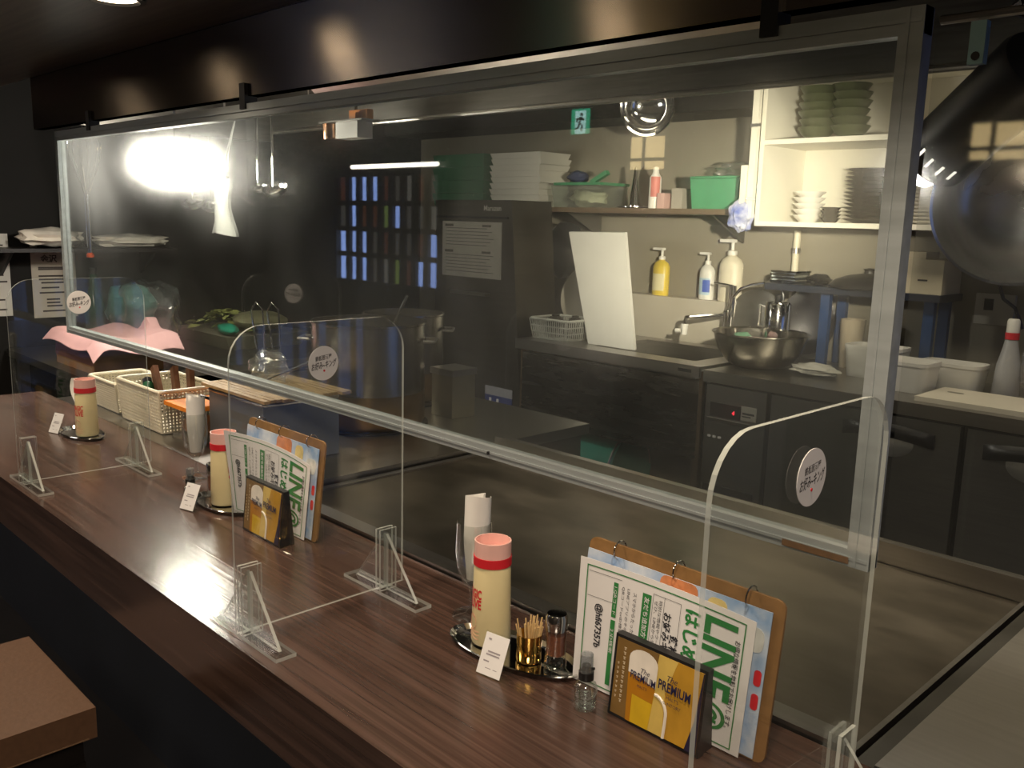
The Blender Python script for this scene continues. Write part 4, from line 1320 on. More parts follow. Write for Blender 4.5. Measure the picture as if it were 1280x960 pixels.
b = B(); b.cyl((p.x, 1.777, p.z + .06), (p.x, 1.777, 2.05), .006, n=8); part('stem', b, M_black, t)

# right spotlight
t = thing('spot_lamp', 'black cylindrical spot lamp with vent slots hanging beside the guard post', 'lamp', (-.5, 1.5, 1.4))
sp0 = PY(1170, 196, 1.52); sp1 = PY(1300, 78, 1.42)
dsp = (sp0 - sp1).normalized()
b = B(); b.lathe(sp1, [(0, 0), (.052, 0), (.056, .01), (.056, (sp0 - sp1).length), (.050, (sp0 - sp1).length), (.046, (sp0 - sp1).length - .02), (0, (sp0 - sp1).length - .02)], 32, axis=sp0 - sp1); part('housing', b, M_black, t)
q_ = dsp.to_track_quat('Z', 'Y')
b = B(); b.lathe(sp0 - dsp * .016, [(0, 0), (.043, 0), (.043, .003), (0, .003)], 24, axis=dsp); part('lens', b, emis('spot_lens', (1, .95, .84), 45), t)
b = B(); b.lathe(sp0 - dsp * .012, [(0, 0), (.020, .004), (.031, .022), (.034, .038), (.028, .056), (.014, .066), (0, .068)], 24, axis=dsp); part('bulb', b, emis('spot_lens', (1, .95, .84), 45), t)
side = (CAM - sp0); side = (side - dsp * side.dot(dsp)).normalized(); tv = dsp.cross(side)
for k in range(5):
    a = (k - 2) * .36
    n_ = (side * math.cos(a) + tv * math.sin(a))
    b = B(); b.obox(sp0 - dsp * .03 + n_ * .0563, dsp * .010, n_.cross(dsp) * .0022, n_ * .0006); part('vent_slot', b, emis('vent_glow', (1, .93, .8), 1.2), t)
b = B(); b.tube([sp1 - dsp * .0, sp1 - dsp * .03 + Vector((0, 0, .03)), sp1 + Vector((.02, .02, .14)), sp1 + Vector((.03, .04, .42))], .016, 10); part('arm', b, M_black, t)
b = B(); b.tube([sp1 + dsp * (.02 + .0) + Vector((.018 * math.cos(i * .9) - .01, .018 * math.sin(i * .9), .07 + i * .0045)) for i in range(34)], .006, 6); part('coiled_cable', b, M_black, t)

# big hanging bowl
bc = PY(1272, 250, 1.76)
t = thing('mixing_bowl', 'large polished steel mixing bowl hanging beside the spot lamp', 'bowl', (bc.x, bc.y, bc.z - .15))
rb = (PY(1168, 255, 1.76) - bc).length
ax = (CAM - bc).normalized() + Vector((.12, .25, -.10)); ax.normalize()
b = B(); b.lathe(bc - ax * .075, [(0, 0), (rb * .40, .004), (rb * .72, .032), (rb * .92, .07), (rb, .105), (rb * 1.035, .108), (rb * 1.035, .104), (rb * .995, .101), (rb * .915, .066), (rb * .71, .028), (rb * .39, .000), (0, -.004)][::-1], 64, axis=ax); part('shell', b, mat('satin_bowl_steel', (.62, .60, .56), .27, 1, var=.1, scale=(5, 5, 5), rvar=.05), t)
b = B(); zt_ = bc.z + rb * .98; b.tube([(bc.x + .005, bc.y + .02, zt_ - .01), (bc.x + .005, bc.y + .02, zt_ + .10), (bc.x + .005, bc.y + .03, 1.93)], .003, 6); part('hook', b, M_steel, t)

# ================================================================== BACK OF THE KITCHEN
YF = 2.80                              # front of the back counter
CT = 0.85
# dishwasher
t = thing('dishwasher', 'tall dark steel dishwasher with a paper chart on its front', 'dishwasher', (-3.18, 3.1, 0))
b = B(); b.prism([(-3.46, 2.87, .02), (-2.79, 2.87, .02), (-2.93, 2.87, 1.46), (-3.46, 2.87, 1.46)], (0, .26, 0)); b.bevel(.008, 2); part('body', b, mat('dishwasher_steel', (.11, .10, .085), .42, .9, var=.2, scale=(5, 5, 60)), t)
b = B(); b.box(-3.45, -2.945, 2.862, 2.869, 1.375, 1.385); part('door_seam', b, M_black, t)
pl, pr_ = PY(554, 276, 2.868), PY(626, 350, 2.868)
b = B(); b.box(pl.x, pr_.x, 2.8655, 2.8690, pr_.z, pl.z); ch = part('paper_chart', b, mat('grey_chart', (.34, .32, .28), .7, var=.06), t, smooth=False)
b = B()
for c in (.93, .46):
    b.box(pl.x + .02, pl.x + .08, 2.8642, 2.8650, pr_.z + (pl.z - pr_.z) * c - .006, pr_.z + (pl.z - pr_.z) * c + .006); b.box(pr_.x - .13, pr_.x - .07, 2.8642, 2.8650, pr_.z + (pl.z - pr_.z) * c - .005, pr_.z + (pl.z - pr_.z) * c + .005)
for c in [.88 - .06 * k for k in range(6)] + [.40 - .06 * k for k in range(6)]:
    b.box(pl.x + .03, pr_.x - .05 - .06 * (c * 10 % 1), 2.8642, 2.8650, pr_.z + (pl.z - pr_.z) * c - .0015, pr_.z + (pl.z - pr_.z) * c + .0015)
part('print', b, mat('chart_ink', (.10, .09, .08), .7, var=.1), ch, smooth=False)
b = B(); put_text(b, 'Maruzen', .034, lambda u, v: (-3.045 + u, 2.8612, 1.422 + v), align='CENTER', bold=.0006); part('logo', b, mat('logo_grey', (.45, .43, .38), .4, var=.05), t, smooth=False)
s0, s1 = PY(607, 481, 2.868), PY(640, 510, 2.868)
b = B(); b.box(s0.x, s1.x, 2.8655, 2.8690, (s0.z + s1.z) / 2, s0.z); part('sticker', b, mat('pale_sticker', (.36, .36, .40), .5, var=.15, scale=(90, 90, 90)), t, smooth=False)
b = B(); b.box(s0.x, s1.x, 2.8655, 2.8690, s1.z, (s0.z + s1.z) / 2 - .0005); st = part('sticker_foot', b, mat('blue_sticker', (.03, .05, .22), .5, var=.15), t, smooth=False)
b = B(); b.box(s0.x + .03, s0.x + .045, 2.8642, 2.865, s1.z + .012, s1.z + .028); b.box(s0.x + .08, s0.x + .095, 2.8642, 2.865, s1.z + .012, s1.z + .028); part('sticker_print', b, M_paper, st, smooth=False)
b = B(); b.box(-3.30, -3.05, 2.83, 2.8615, 1.02, 1.035); part('door_handle', b, M_steel, t)

# sink unit
t = thing('sink_unit', 'stainless sink unit with deep apron front', 'sink', (-2.3, 3.1, 0))
SX0, SX1 = -2.80, -1.835
bx0, bx1, by0, by1 = -2.44, -1.93, 2.90, 3.27
b = B()
b.box(SX0, bx0, YF, 3.35, CT - .01, CT + .008); b.box(bx1, SX1, YF, 3.35, CT - .01, CT + .008); b.box(bx0, bx1, YF, by0, CT - .01, CT + .008); b.box(bx0, bx1, by1, 3.35, CT - .01, CT + .008); part('rim', b, M_steel, t)
b = B(); b.box(bx0, bx1, by0, by1, .60, .604); b.box(bx0 - .004, bx0, by0, by1, .60, CT - .011); b.box(bx1, bx1 + .004, by0, by1, .60, CT - .011); b.box(bx0, bx1, by0 - .004, by0, .60, CT - .011); b.box(bx0, bx1, by1, by1 + .004, .60, CT - .011); part('basin', b, M_steel, t, smooth=False)
b = B(); b.box(SX0, SX1, YF - .012, YF - .001, CT - .035, CT + .009); b.bevel(.005, 2); part('front_lip', b, M_steel, t)
b = B(); b.sheet(lambda i, j: (SX0 + .03 + (SX1 - SX0 - .035) * i, YF + .006 + (.035 * max(0, (i - .93) / .07) ** 2), .50 + (CT - .046 - .50) * j), 160, 1, thick=(0, .008, 0)); part('apron', b, mat('apron_steel', (.30, .28, .25), .27, 1, var=.25, scale=(6, 6, 40), rvar=.06, bump=.03), t)
for x in (SX0 + .015, SX0 + .09, SX1 - .02):
    b = B(); b.box(x - .014, x + .014, YF + .025, YF + .05, 0, CT - .012); part('leg', b, mat('leg_steel', (.25, .18, .12), .4, .8, var=.3), t)
b = B(); b.box(SX0, SX1 - .02, YF + .06, 3.33, .15, .17); part('lower_shelf', b, M_steeld, t)
b = B(); b.box(-1.93, -1.87, YF - .0135, YF - .0122, CT - .018, CT - .006); part('name_plate', b, M_black, t)
b = B(); b.box(SX0, SX1, 3.351, 3.448, CT - .01, 1.05); part('backsplash', b, mat('pale_splash', (.46, .42, .35), .45, var=.1, scale=(4, 4, 4)), t)
# stuff under the sink
t = thing('teal_bucket', 'rounded teal plastic bucket lying under the sink', 'bucket', (-2.5, 2.98, .171))
b = B(); b.lathe((-2.66, 2.99, .335), [(0, 0), (.09, .004), (.125, .03), (.14, .10), (.15, .34), (.158, .36), (.15, .37), (.14, .34), (.13, .1), (0, .02)], 32, axis=(1, .05, 0)); part('body', b, M_teal, t)
b = B(); b.tube([(-2.29, 2.99 + .15 * math.cos(a), .335 + .15 * math.sin(a)) for a in [PI * i / 10 for i in range(11)]], .005, 6); part('handle', b, M_steel, t)
b = B(); b.blob((-2.08, 2.95, .235), (.07, .07, .075), .1, 3, 41); solo('red_bag', b, mat('red_plastic_bag', (.42, .06, .02), .4, var=.5, scale=(20, 20, 20)), 'crumpled red plastic bag under the sink', 'bag')
b = B(); b.blob((-1.95, 2.93, .215), (.06, .06, .05), .12, 3, 42, 5); solo('clear_bag', b, M_film, 'crumpled clear plastic bag beside the red one under the sink', 'bag')
b = B(); b.blob((-2.24, 2.90, .205), (.05, .04, .04), .12, 3, 43, 5); solo('pale_cloth', b, mat('pale_rag', (.45, .45, .38), .8, var=.3), 'pale crumpled rag before the teal bucket under the sink', 'cloth')
# big white cutting board leaning at the sink
b = B()
b0, b1 = PY(735, 431, 2.93), PY(793, 431, 2.93)
zb = CT + .0085
t0, t1 = PY(712, 290, 3.12), PY(782, 291, 3.12)
pts = [Vector((b0.x, 2.93, zb)), Vector((b1.x, 2.93, zb)), Vector((t1.x, 3.115, t1.z)), Vector((t0.x, 3.115, t0.z))]
b.prism(pts, (0, .016, .003)); b.bevel(.004, 2)
solo('cutting_board', b, M_white, 'tall white plastic cutting board leaning back beside the sink basin', 'cutting board')
# white dish basket on the drainer
p0, p1 = PY(656, 418, 2.98), PY(724, 418, 2.98)
lattice_basket('dish_basket', -2.785, -2.56, 2.86, 3.06, CT + .0085, .095, 'grey white plastic dish basket on the sink drainer', m=mat('grey_white_plastic', (.52, .52, .47), .45, var=.1), nx=18, ny=14, nz=3)
for i, (x, y, r, l) in enumerate(((-2.72, 2.96, .045, 'dark bowl upside down nearest the dishwasher in the dish basket'), (-2.63, 2.99, .04, 'dark bowl upside down nearest the cutting board in the dish basket'))):
    b = B(); b.lathe((x, y, CT + .062), [(r, 0), (r * .95, .02), (r * .6, .04), (r * .4, .043), (r * .4, .05), (0, .05)], 24); b.lathe((x, y, CT + .013), [(r, 0), (r, .05), (r * .96, .05), (r * .96, 0)], 24); solo('dark_bowl', b, mat('dark_ceramic', (.04, .035, .03), .3, var=.2), l, 'bowl')
b = B(); b.lathe((-2.74, 3.24, 1.03), [(0, -.008), (.14, -.006), (.17, .004), (.168, .008), (.138, -.001), (0, -.003)], 40, axis=(.25, -.9, .3)); solo('round_lid', b, mat('grey_lid', (.36, .33, .27), .5, var=.15), 'round grey lid standing behind the dish basket', 'lid')
b = B(); b.blob((-2.98, 3.29, 1.24), (.13, .06, .13), .10, 3, 51, 3); solo('black_bag', b, mat('black_bag_film', (.015, .017, .02), .3, var=.3), 'black plastic bag hanging between dishwasher and cutting board', 'bag')
# soap bottles on the splash ledge
def soap(u, v, h, r, m, label, lbl=None):
    p = PY(u, v, 3.40)
    x = p.x
    t = thing('soap_bottle', label, 'bottle', (x, 3.40, 1.05), 'pump bottles on the splash ledge')
    z = 1.0505
    b = B(); b.lathe((x, 3.40, z), [(0, 0), (r * .95, 0), (r, .006), (r, h * .60), (r * .8, h * .68), (r * .35, h * .74), (r * .35, h * .78), (0, h * .78)], 28, sy=.72); part('body', b, m, t)
    b = B(); b.lathe((x, 3.40, z), [(r * .38, h * .755), (r * .38, h * .82), (r * .14, h * .83), (r * .14, h * .95), (0, h * .95)], 18)
    b.box(x - r * 1.1, x + r * .25, 3.40 - .010, 3.40 + .010, z + h * .95, z + h); part('pump', b, M_white, t)
    if lbl:
        b = B(); b.sheet(lambda i, j: (x + r * 1.015 * math.sin((i - .5) * 1.7), 3.40 - .72 * r * 1.02 * math.cos((i - .5) * 1.7), z + h * (.10 + .36 * j)), 10, 2); lo = part('label_print', b, lbl[0], t)
        if len(lbl) > 1:
            b = B(); b.sheet(lambda i, j: (x + r * 1.03 * math.sin((i - .15) * 1.0), 3.40 - .72 * r * 1.035 * math.cos((i - .15) * 1.0), z + h * (.16 + .26 * j)), 8, 2); part('label_patch', b, lbl[1], lo)
soap(825, 370, .215, .042, mat('yellow_soap', (.70, .52, .06), .35, var=.08), 'yellow pump soap bottle on the ledge above the sink', [mat('cream_label', (.75, .68, .42), .5, var=.1)])
soap(882, 378, .205, .036, M_white, 'white pump bottle with blue label above the sink', [mat('pale_blue_label', (.45, .62, .75), .5, var=.2, scale=(60, 60, 60)), mat('blue_label', (.03, .10, .50), .5, var=.1)])
soap(911, 382, .265, .054, M_cream, 'plain large cream pump bottle behind the faucet')
# faucets
t = thing('sink_faucet', 'chrome wall faucet with gooseneck and swivel spout', 'faucet', (-2.1, 3.3, .95))
b = B(); a0, a1 = PY(858, 396, 3.20), PY(912, 393, 3.30)
b.tube([a1 + Vector((0, .05, 0)), a1, a0 + Vector((.02, 0, 0)), a0, a0 + Vector((-.003, -.005, -.03))], .009, 10); part('swivel_spout', b, M_chrome, t)
b = B(); b.cyl(a0 + Vector((-.003, -.005, -.03)), a0 + Vector((-.003, -.005, -.075)), .016, .013, n=14); b.cyl(a0 + Vector((-.02, -.005, -.06)), a0 + Vector((-.045, -.008, -.062)), .009, n=10); part('outlet_tap', b, M_white, t)
g = [PY(u, v, 3.28) for (u, v) in ((908, 400), (910, 388), (916, 372), (926, 361), (940, 356), (955, 354), (970, 355), (977, 359), (979, 370), (979, 376))]
b = B(); b.tube(g, .0065, 10); part('gooseneck', b, M_chrome, t)
b = B(); b.cyl(g[0] + Vector((0, .005, -.03)), g[0] + Vector((0, .005, .04)), .018, n=16); b.cyl(g[0] + Vector((0, 0, 0)), g[0] + Vector((0, .07, 0)), .014, n=12); part('valve_body', b, M_chrome, t)
b = B(); p0, p1 = PY(893, 353, 3.3), PY(916, 357, 3.3); b.cyl(p0, p1, .004, n=8); b.cyl(p1, p1 + Vector((0, 0, -.13)), .016, n=12); part('lever', b, M_chrome, t)

# cold table
FX0, FX1 = -1.82, 0.75
t = thing('cold_table', 'long stainless under-counter fridge with black handles', 'fridge', (-.55, 3.1, 0))
b = B(); b.box(FX0, FX1, YF - .008, 3.40, CT - .042, CT); b.bevel(.008, 3); part('worktop', b, M_steel, t)
b = B(); b.box(FX0 + .005, FX1, YF + .035, 3.38, .08, CT - .043); part('body', b, M_black, t)
b = B(); b.box(FX0 + .008, -1.565, YF + .008, YF + .034, .10, CT - .052); b.bevel(.004, 1); cp = part('control_panel', b, M_fridge, t)
b = B(); b.box(-1.79, -1.665, YF + .004, YF + .009, .683, .735); b.bevel(.002, 1); dsp_ = part('display', b, M_black, cp)
b = B(); put_text(b, '4', .020, lambda u, v: (-1.692 + u, YF + .0036, .706 + v), align='CENTER', bold=.0008, shear=.1); part('digit', b, emis('red_digit', (1, .03, .05), 2.2), dsp_, smooth=False)
b = B(); b.box(-1.66, -1.60, YF + .004, YF + .009, .688, .738); nm = part('name_plate', b, mat('plate_grey', (.42, .41, .36), .5, var=.1), cp, smooth=False)
b = B(); b.box(-1.655, -1.607, YF + .0032, YF + .0042, .709, .716); b.box(-1.655, -1.62, YF + .0032, YF + .0042, .700, .704); part('plate_print', b, M_ink, nm, smooth=False)
b = B(); b.box(-1.80, -1.605, YF + .002, YF + .009, .666, .676); part('panel_ledge', b, M_steel, cp)
for k in range(3):
    b = B(); b.box(-1.795 + k * .022, -1.782 + k * .022, YF + .006, YF + .0085, .602, .610); part('indicator', b, M_paper, cp, smooth=False)
for (z0, z1) in ((.40, .425), (.33, .355)):
    b = B(); b.box(-1.80, -1.59, YF + .003, YF + .0075, z0, z1); part('vent_slot', b, M_black, cp, smooth=False)
for i, (x0, x1) in enumerate(((-1.545, -.918), (-.898, -.285), (-.265, .35))):
    b = B(); b.box(x0, x1, YF + .004, YF + .034, .10, CT - .052); b.bevel(.005, 2); dr = part('door', b, M_fridge, t)
    hx = x0 + .29 if i == 0 else x0 + .20
    b = B(); n = 14
    hx0, hx1 = (x1 - .36, x1 - .07) if i == 0 else (x0 + .05, x0 + .34)
    b.sheet(lambda u, v: (hx0 + (hx1 - hx0) * u, YF - .003 - .036 * math.sin(PI * u) ** .6 * (.35 + .65 * math.sin(PI * (.15 + .7 * v))), .715 + .045 * v + .018 * math.sin(PI * u)), 20, 6, thick=(0, .006, 0)); part('handle', b, M_black, dr)
    cx = (hx0 + hx1) / 2
    b = B(); b.lathe((cx, YF + .003, .712), [(0, .004), (.8, .004), (.95, .0), (1.0, -.002), (1.0, -.004), (.95, -.003), (.8, .002), (0, .002)], 32, axis=(0, -1, 0))
    for v in b.bm.verts:
        v.co.x = cx + (v.co.x - cx) * .085; v.co.z = .712 + (v.co.z - .712) * .048
    part('handle_cup', b, mat('handle_cup_steel', (.42, .41, .38), .35, .5, var=.1), dr)
b = B(); b.box(FX0 + .01, FX1 - .01, YF + .05, 3.36, 0.0, .079); part('plinth', b, M_black, t)

# on the cold table
bp = PZ(957, 455, CT)
bp = Vector((-1.735, 3.03, CT))
t = thing('prep_bowl', 'dark steel mixing bowl on the fridge worktop beside the faucet', 'bowl', bp)
b = B(); b.lathe(bp + Vector((0, 0, .0005)), [(0, 0), (.085, 0), (.12, .02), (.155, .065), (.175, .125), (.182, .128), (.180, .132), (.170, .127), (.150, .07), (.115, .025), (0, .006)], 48); part('shell', b, mat('dark_bowl_steel', (.34, .32, .28), .22, 1, var=.2), t)
b = B(); b.blob(bp + Vector((.02, -.05, .090)), (.105, .075, .03), .12, 3, 61, 4); solo('pink_sponge_pile', b, mat('pink_rag', (.68, .42, .40), .8, var=.2), 'pale pink rag lying in the dark mixing bowl', 'cloth')
b = B(); b.blob(bp + Vector((-.095, .03, .10)), (.035, .035, .022), .1, 3, 62, 4); solo('green_sponge', b, mat('green_sponge_foam', (.12, .26, .16), .9, var=.3), 'green sponge lying in the dark mixing bowl', 'sponge')
t = thing('steel_canister', 'mirror polished steel canister with black knob standing in the dark bowl', 'canister', (-1.725, 3.125, CT + .047))
cc = Vector((-1.725, 3.125, CT + .047))
b = B(); b.lathe(cc, [(0, 0), (.046, 0), (.048, .004), (.048, .185), (.042, .195), (0, .199)], 32); part('body', b, M_chrome, t)
b = B(); b.lathe(cc, [(.012, .1985), (.014, .202), (.014, .222), (0, .224)], 16); part('knob', b, M_black, t)
b = B(); b.tube([cc + Vector((-.048, 0, .17)), cc + Vector((-.075, 0, .18)), cc + Vector((-.075, 0, .10)), cc + Vector((-.048, 0, .09))], .005, 8); part('handle', b, M_steel, t)
b = B(); b.lathe((-1.72, 3.372, CT + .15), [(0, 0), (.08, .004), (.125, .012), (.13, .018), (.12, .019), (.08, .010), (0, .006)], 40, axis=(-.1, -1, .12)); solo('pan_lid', b, mat('dark_lid_steel', (.13, .12, .11), .3, 1, var=.2), 'round dark pan lid standing behind the polished canister', 'lid')
b = B(); b.lathe((-1.935, 3.33, CT + .16), [(0, 0), (.08, .002), (.105, .008), (.108, .014), (.10, .014), (.08, .008), (0, .005)], 36, axis=(.15, -1, .22)); solo('small_pan_lid', b, mat('grey_lid_steel', (.22, .21, .19), .32, 1, var=.2), 'smaller round pan lid propped beside the gooseneck faucet', 'lid')
b = B(); b.lathe((-1.515, 3.32, CT + .0005), [(0, 0), (.038, 0), (.046, .18), (.047, .185), (.044, .185), (.036, .01), (0, .008)], 26); solo('paper_cup_stack', b, mat('beige_cup', (.50, .42, .30), .6, var=.1), 'beige tall cup behind the white containers', 'cup')
b = B(); b.blob((-1.50, 3.02, CT + .022), (.085, .05, .021), .16, 3, 63, 5); solo('dish_cloth', b, mat('white_dishcloth', (.58, .56, .50), .85, var=.2), 'crumpled white dish cloth beside the dark bowl', 'cloth')


def container(x0, x1, y0, y1, h, label):
    t = thing('food_container', label, 'container', ((x0 + x1) / 2, (y0 + y1) / 2, CT), 'white food containers on the fridge')
    b = B(); tp = .012
    z0, z1 = CT + .0005, CT + h
    O = rrect(x0, x1, y0, y1, .03, 4); I = rrect(x0 + .005, x1 - .005, y0 + .005, y1 - .005, .026, 4)
    def ring(pts, z, ins):
        cx, cy = (x0 + x1) / 2, (y0 + y1) / 2
        return [b.bm.verts.new((cx + (p[0] - cx) * (1 - ins), cy + (p[1] - cy) * (1 - ins), z)) for p in pts]
    rs = [ring(O, z0, .10), ring(O, z1 - .012, 0), ring(O, z1 - .012, -.02), ring(O, z1, -.02), ring(I, z1, 0), ring(I, z0 + .006, .10)]
    n = len(O)
    b.bm.faces.new(rs[0][::-1])
    for a, c in zip(rs, rs[1:]):
        for k in range(n):
            b.bm.faces.new([a[k], a[(k + 1) % n], c[(k + 1) % n], c[k]])
    b.bm.faces.new(rs[-1])
    part('body', b, M_white, t)
    return t


container(-1.45, -1.25, 3.11, 3.24, .115, 'white plastic food container nearest the dark bowl, open')
container(-1.275, -1.09, 2.945, 3.095, .100, 'white plastic food container, middle of the three')
container(-1.185, -.985, 3.115, 3.235, .090, 'white plastic food container with pink stain beside the sanitizer bottle')
# white board at the right
t = thing('white_board', 'thin cream cutting board with a hand hole at the worktop edge', 'cutting board', (-.85, 2.95, CT))
b = B(); q0, q1 = PZ(1180, 488, CT), PZ(1222, 476, CT)
b.box(-1.075, -.48, 2.835, 3.085, CT + .0005, CT + .016); b.bevel(.004, 2); part('board', b, mat('cream_board', (.72, .66, .54), .45, var=.05), t)
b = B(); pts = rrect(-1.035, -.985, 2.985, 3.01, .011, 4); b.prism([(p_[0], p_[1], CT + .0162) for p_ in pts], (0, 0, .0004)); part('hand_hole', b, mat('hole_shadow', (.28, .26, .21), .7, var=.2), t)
# sanitizer bottle
t = thing('sanitizer_bottle', 'cloudy dispenser bottle with red collar and white cap', 'bottle', (-.955, 3.23, CT))
sb = Vector((-.915, 3.165, CT + .0005))
b = B(); b.lathe(sb, [(0, 0), (.040, 0), (.042, .006), (.036, .10), (.022, .165), (.019, .185), (0, .185)], 28); part('body', b, mat('cloudy_plastic', (.50, .50, .52), .3, var=.1, alpha=.75), t)
b = B(); b.lathe(sb, [(.0195, .186), (.021, .187), (.021, .208), (.0195, .208), (.0195, .186)], 24); part('collar', b, M_red, t)
b = B(); b.lathe(sb, [(.0192, .2085), (.0188, .245), (.015, .252), (0, .252)], 24); part('cap', b, M_white, t)
# sausages in a bag
t = thing('sausage_pack', 'clear plastic bag of pale pink sausages behind the board', 'food', (-.74, 3.20, CT))
for i, (x, y, z) in enumerate(((-.74, 3.13, .024), (-.735, 3.175, .026), (-.735, 3.15, .062))):
    b = B(); b.tube([(x - .10, y, CT + z + .004), (x - .08, y + .004, CT + z), (x, y + .012, CT + z), (x + .10, y + .006, CT + z), (x + .12, y, CT + z + .004)], [.010, .020, .022, .020, .010], 14); part('sausage', b, mat('sausage_pink', (.60, .28, .19), .4, var=.15, scale=(14, 14, 14)), t)
b = B(); b.blob((-.72, 3.155, CT + .105), (.155, .065, .10), .09, 4, 71, 4); part('bag_film', b, M_film, t)

# blue stand
t = thing('shelf_stand', 'low dark shelf with blue steel legs at the back of the worktop', 'shelf', (-1.5, 3.3, CT))
b = B(); b.box(-1.84, -1.17, 3.215, 3.43, 1.130, 1.155); b.bevel(.004, 1); part('top', b, mat('dark_navy_top', (.02, .025, .04), .35, var=.2), t)
for (x, y) in ((-1.60, 3.26), (-1.215, 3.26), (-1.60, 3.40), (-1.215, 3.40)):
    b = B(); b.box(x - .018, x + .018, y - .012, y + .012, CT + .0005, 1.1295); part('leg', b, M_blue, t)
M_mir = mat('mirror_tray', (.70, .74, .76), .12, 1, var=.1)
for k in range(4):
    b = B(); b.frust(-1.835 + .004 * (k % 2), -1.725 + .004 * (k % 2), 3.235, 3.36, 1.1555 + k * .0125, 1.1675 + k * .0125, .006); b.bevel(.002, 1)
    solo('steel_tray', b, M_mir, 'small mirror steel tray, %s in the stack on the dark shelf' % ordn(k, 4), 'tray', 'stack of small steel trays')
b = B(); b.lathe((-1.47, 3.32, 1.1555), [(.14, 0), (.142, .006), (.12, .03), (.07, .048), (.02, .054), (.018, .066), (.024, .072), (0, .076)], 36); solo('wok_lid', b, M_black, 'black domed lid lying on the blue legged shelf', 'lid')
b = B(); b.blob((-1.665, 3.31, 1.176), (.045, .05, .021), .15, 3, 75, 4); solo('black_pouch', b, M_black, 'small black crumpled pouch beside the steel tray stack', 'pouch')
t = thing('beige_appliance', 'beige plastic box appliance at the right end of the dark shelf', 'appliance', (-1.24, 3.32, 1.156))
b = B(); b.box(-1.33, -1.175, 3.235, 3.41, 1.1555, 1.275); b.bevel(.012, 3); part('body', b, mat('beige_plastic', (.55, .49, .36), .45, var=.08), t)
b = B(); b.box(-1.30, -1.24, 3.24, 3.36, 1.2755, 1.30); b.bevel(.006, 2); part('lid', b, mat('beige_plastic', (.55, .49, .36)), t)
b = B(); b.box(-1.258, -1.225, 3.233, 3.2345, 1.20, 1.206); part('print', b, M_ink, t)
b = B(); b.tube([(-1.175, 3.36, 1.25), (-1.10, 3.35, 1.28), (-1.04, 3.36, 1.22), (-1.02, 3.38, 1.15), (-.985, 3.40, 1.12), (-.96, 3.42, 1.05)], .006, 8); solo('power_cord', b, M_black, 'black power cord arching from the beige appliance to the wall', 'cord')
t = thing('socket_box', 'pale plastic socket box on the wall above the sanitizer bottle', 'socket', (-.95, 3.43, 1.0))
p0, p1 = PY(1222, 366, 3.44), PY(1266, 408, 3.44)
b = B(); b.box(p0.x, p1.x, 3.43, 3.4495, p1.z, p0.z); b.bevel(.005, 2); part('plate', b, mat('pale_socket', (.50, .48, .42), .45, var=.08), t)
b = B(); b.box(p0.x + .03, p0.x + .06, 3.427, 3.4302, p1.z + .05, p1.z + .09); part('socket', b, M_black, t)
# wall pipes
t = thing('wall_pipe', 'pale vertical pipe on the back wall below the white cabinet', 'pipe', (-1.82, 3.42, .86))
b = B(); p = PY(993, 330, 3.42); b.cyl((p.x, 3.425, CT + .02), (p.x, 3.425, 1.36), .014, n=14); part('pipe', b, M_cream, t)
b = B(); b.cyl((p.x, 3.425, 1.27), (p.x, 3.425, 1.29), .019, n=14); part('bracket', b, M_steel, t)

# wall shelf with load
t = thing('storage_shelf', 'long brown wall shelf loaded with boxes above the sink', 'shelf', (-2.7, 3.3, 1.42))
b = B(); b.box(-3.75, -1.86, 3.14, 3.449, 1.415, 1.437); b.bevel(.003, 1); part('board', b, mat('shelf_board', (.14, .095, .06), .5, var=.25, scale=(4, 40, 40)), t)
for x in (-3.6, -2.9, -2.1):
    b = B(); b.prism([(x, 3.449, 1.414), (x, 3.20, 1.414), (x, 3.449, 1.30)], (.012, 0, 0)); part('bracket', b, M_steeld, t)
SZ = 1.4375
def at(u, y=3.25):
    return PY(u, 245, y).x
for k in range(4):
    x0, x1 = at(556), at(620)
    b = B(); b.frust(x0 + .004 * (k % 2), x1 - .003 * (k % 2), 3.16, 3.40, SZ + .0005 + k * .066, SZ + .0645 + k * .066, .012); b.bevel(.008, 2)
    solo('green_crate', b, mat('dim_green_crate', (.05, .16, .09), .45, var=.2), 'dull green crate, %s in the stack over the dishwasher' % ordn(k, 4), 'crate', 'stacked green crates')
for k in range(9):
    x0, x1 = at(626), at(688)
    b = B(); b.frust(x0 + .005 * math.sin(k * 2), x1 + .005 * math.sin(k * 2), 3.17, 3.39, SZ + .0005 + k * .029, SZ + .028 + k * .029, .009); b.bevel(.004, 2)
    solo('foam_box', b, mat('white_foam', (.62, .60, .54), .7, var=.06), 'white foam box, %s in the stack beside the green crates' % ordn(k, 9), 'box', 'stacked foam boxes')
t = thing('clear_bin', 'clear plastic bin with green lid and packets on the wall shelf', 'container', (at(733), 3.28, SZ))
x0, x1 = at(703), at(764)
b = B(); b.frust(x0, x1, 3.17, 3.37, SZ + .0005, SZ + .10, .012); b.bevel(.006, 2); part('bin', b, pane('bin_plastic', (.82, .86, .82), 1.4, .08, haze=.18), t)
b = B(); b.blob(((x0 + x1) / 2, 3.27, SZ + .046), (.10, .07, .042), .14, 3, 81, 4); part('packets', b, mat('cream_packets', (.60, .58, .42), .6, var=.35, scale=(20, 20, 20)), t)
b = B(); b.box(x0 + .02, x1 + .004, 3.165, 3.375, SZ + .101, SZ + .113); b.bevel(.004, 2); part('lid', b, M_greenplain, t)
b = B(); b.obox((x1 - .03, 3.2, SZ + .135), (.045, 0, .022), (0, .012, 0), (-.006, 0, .008)); b.bevel(.004, 2); solo('green_stick', b, M_greenplain, 'short bright green handle lying on the clear bin lid', 'utensil')
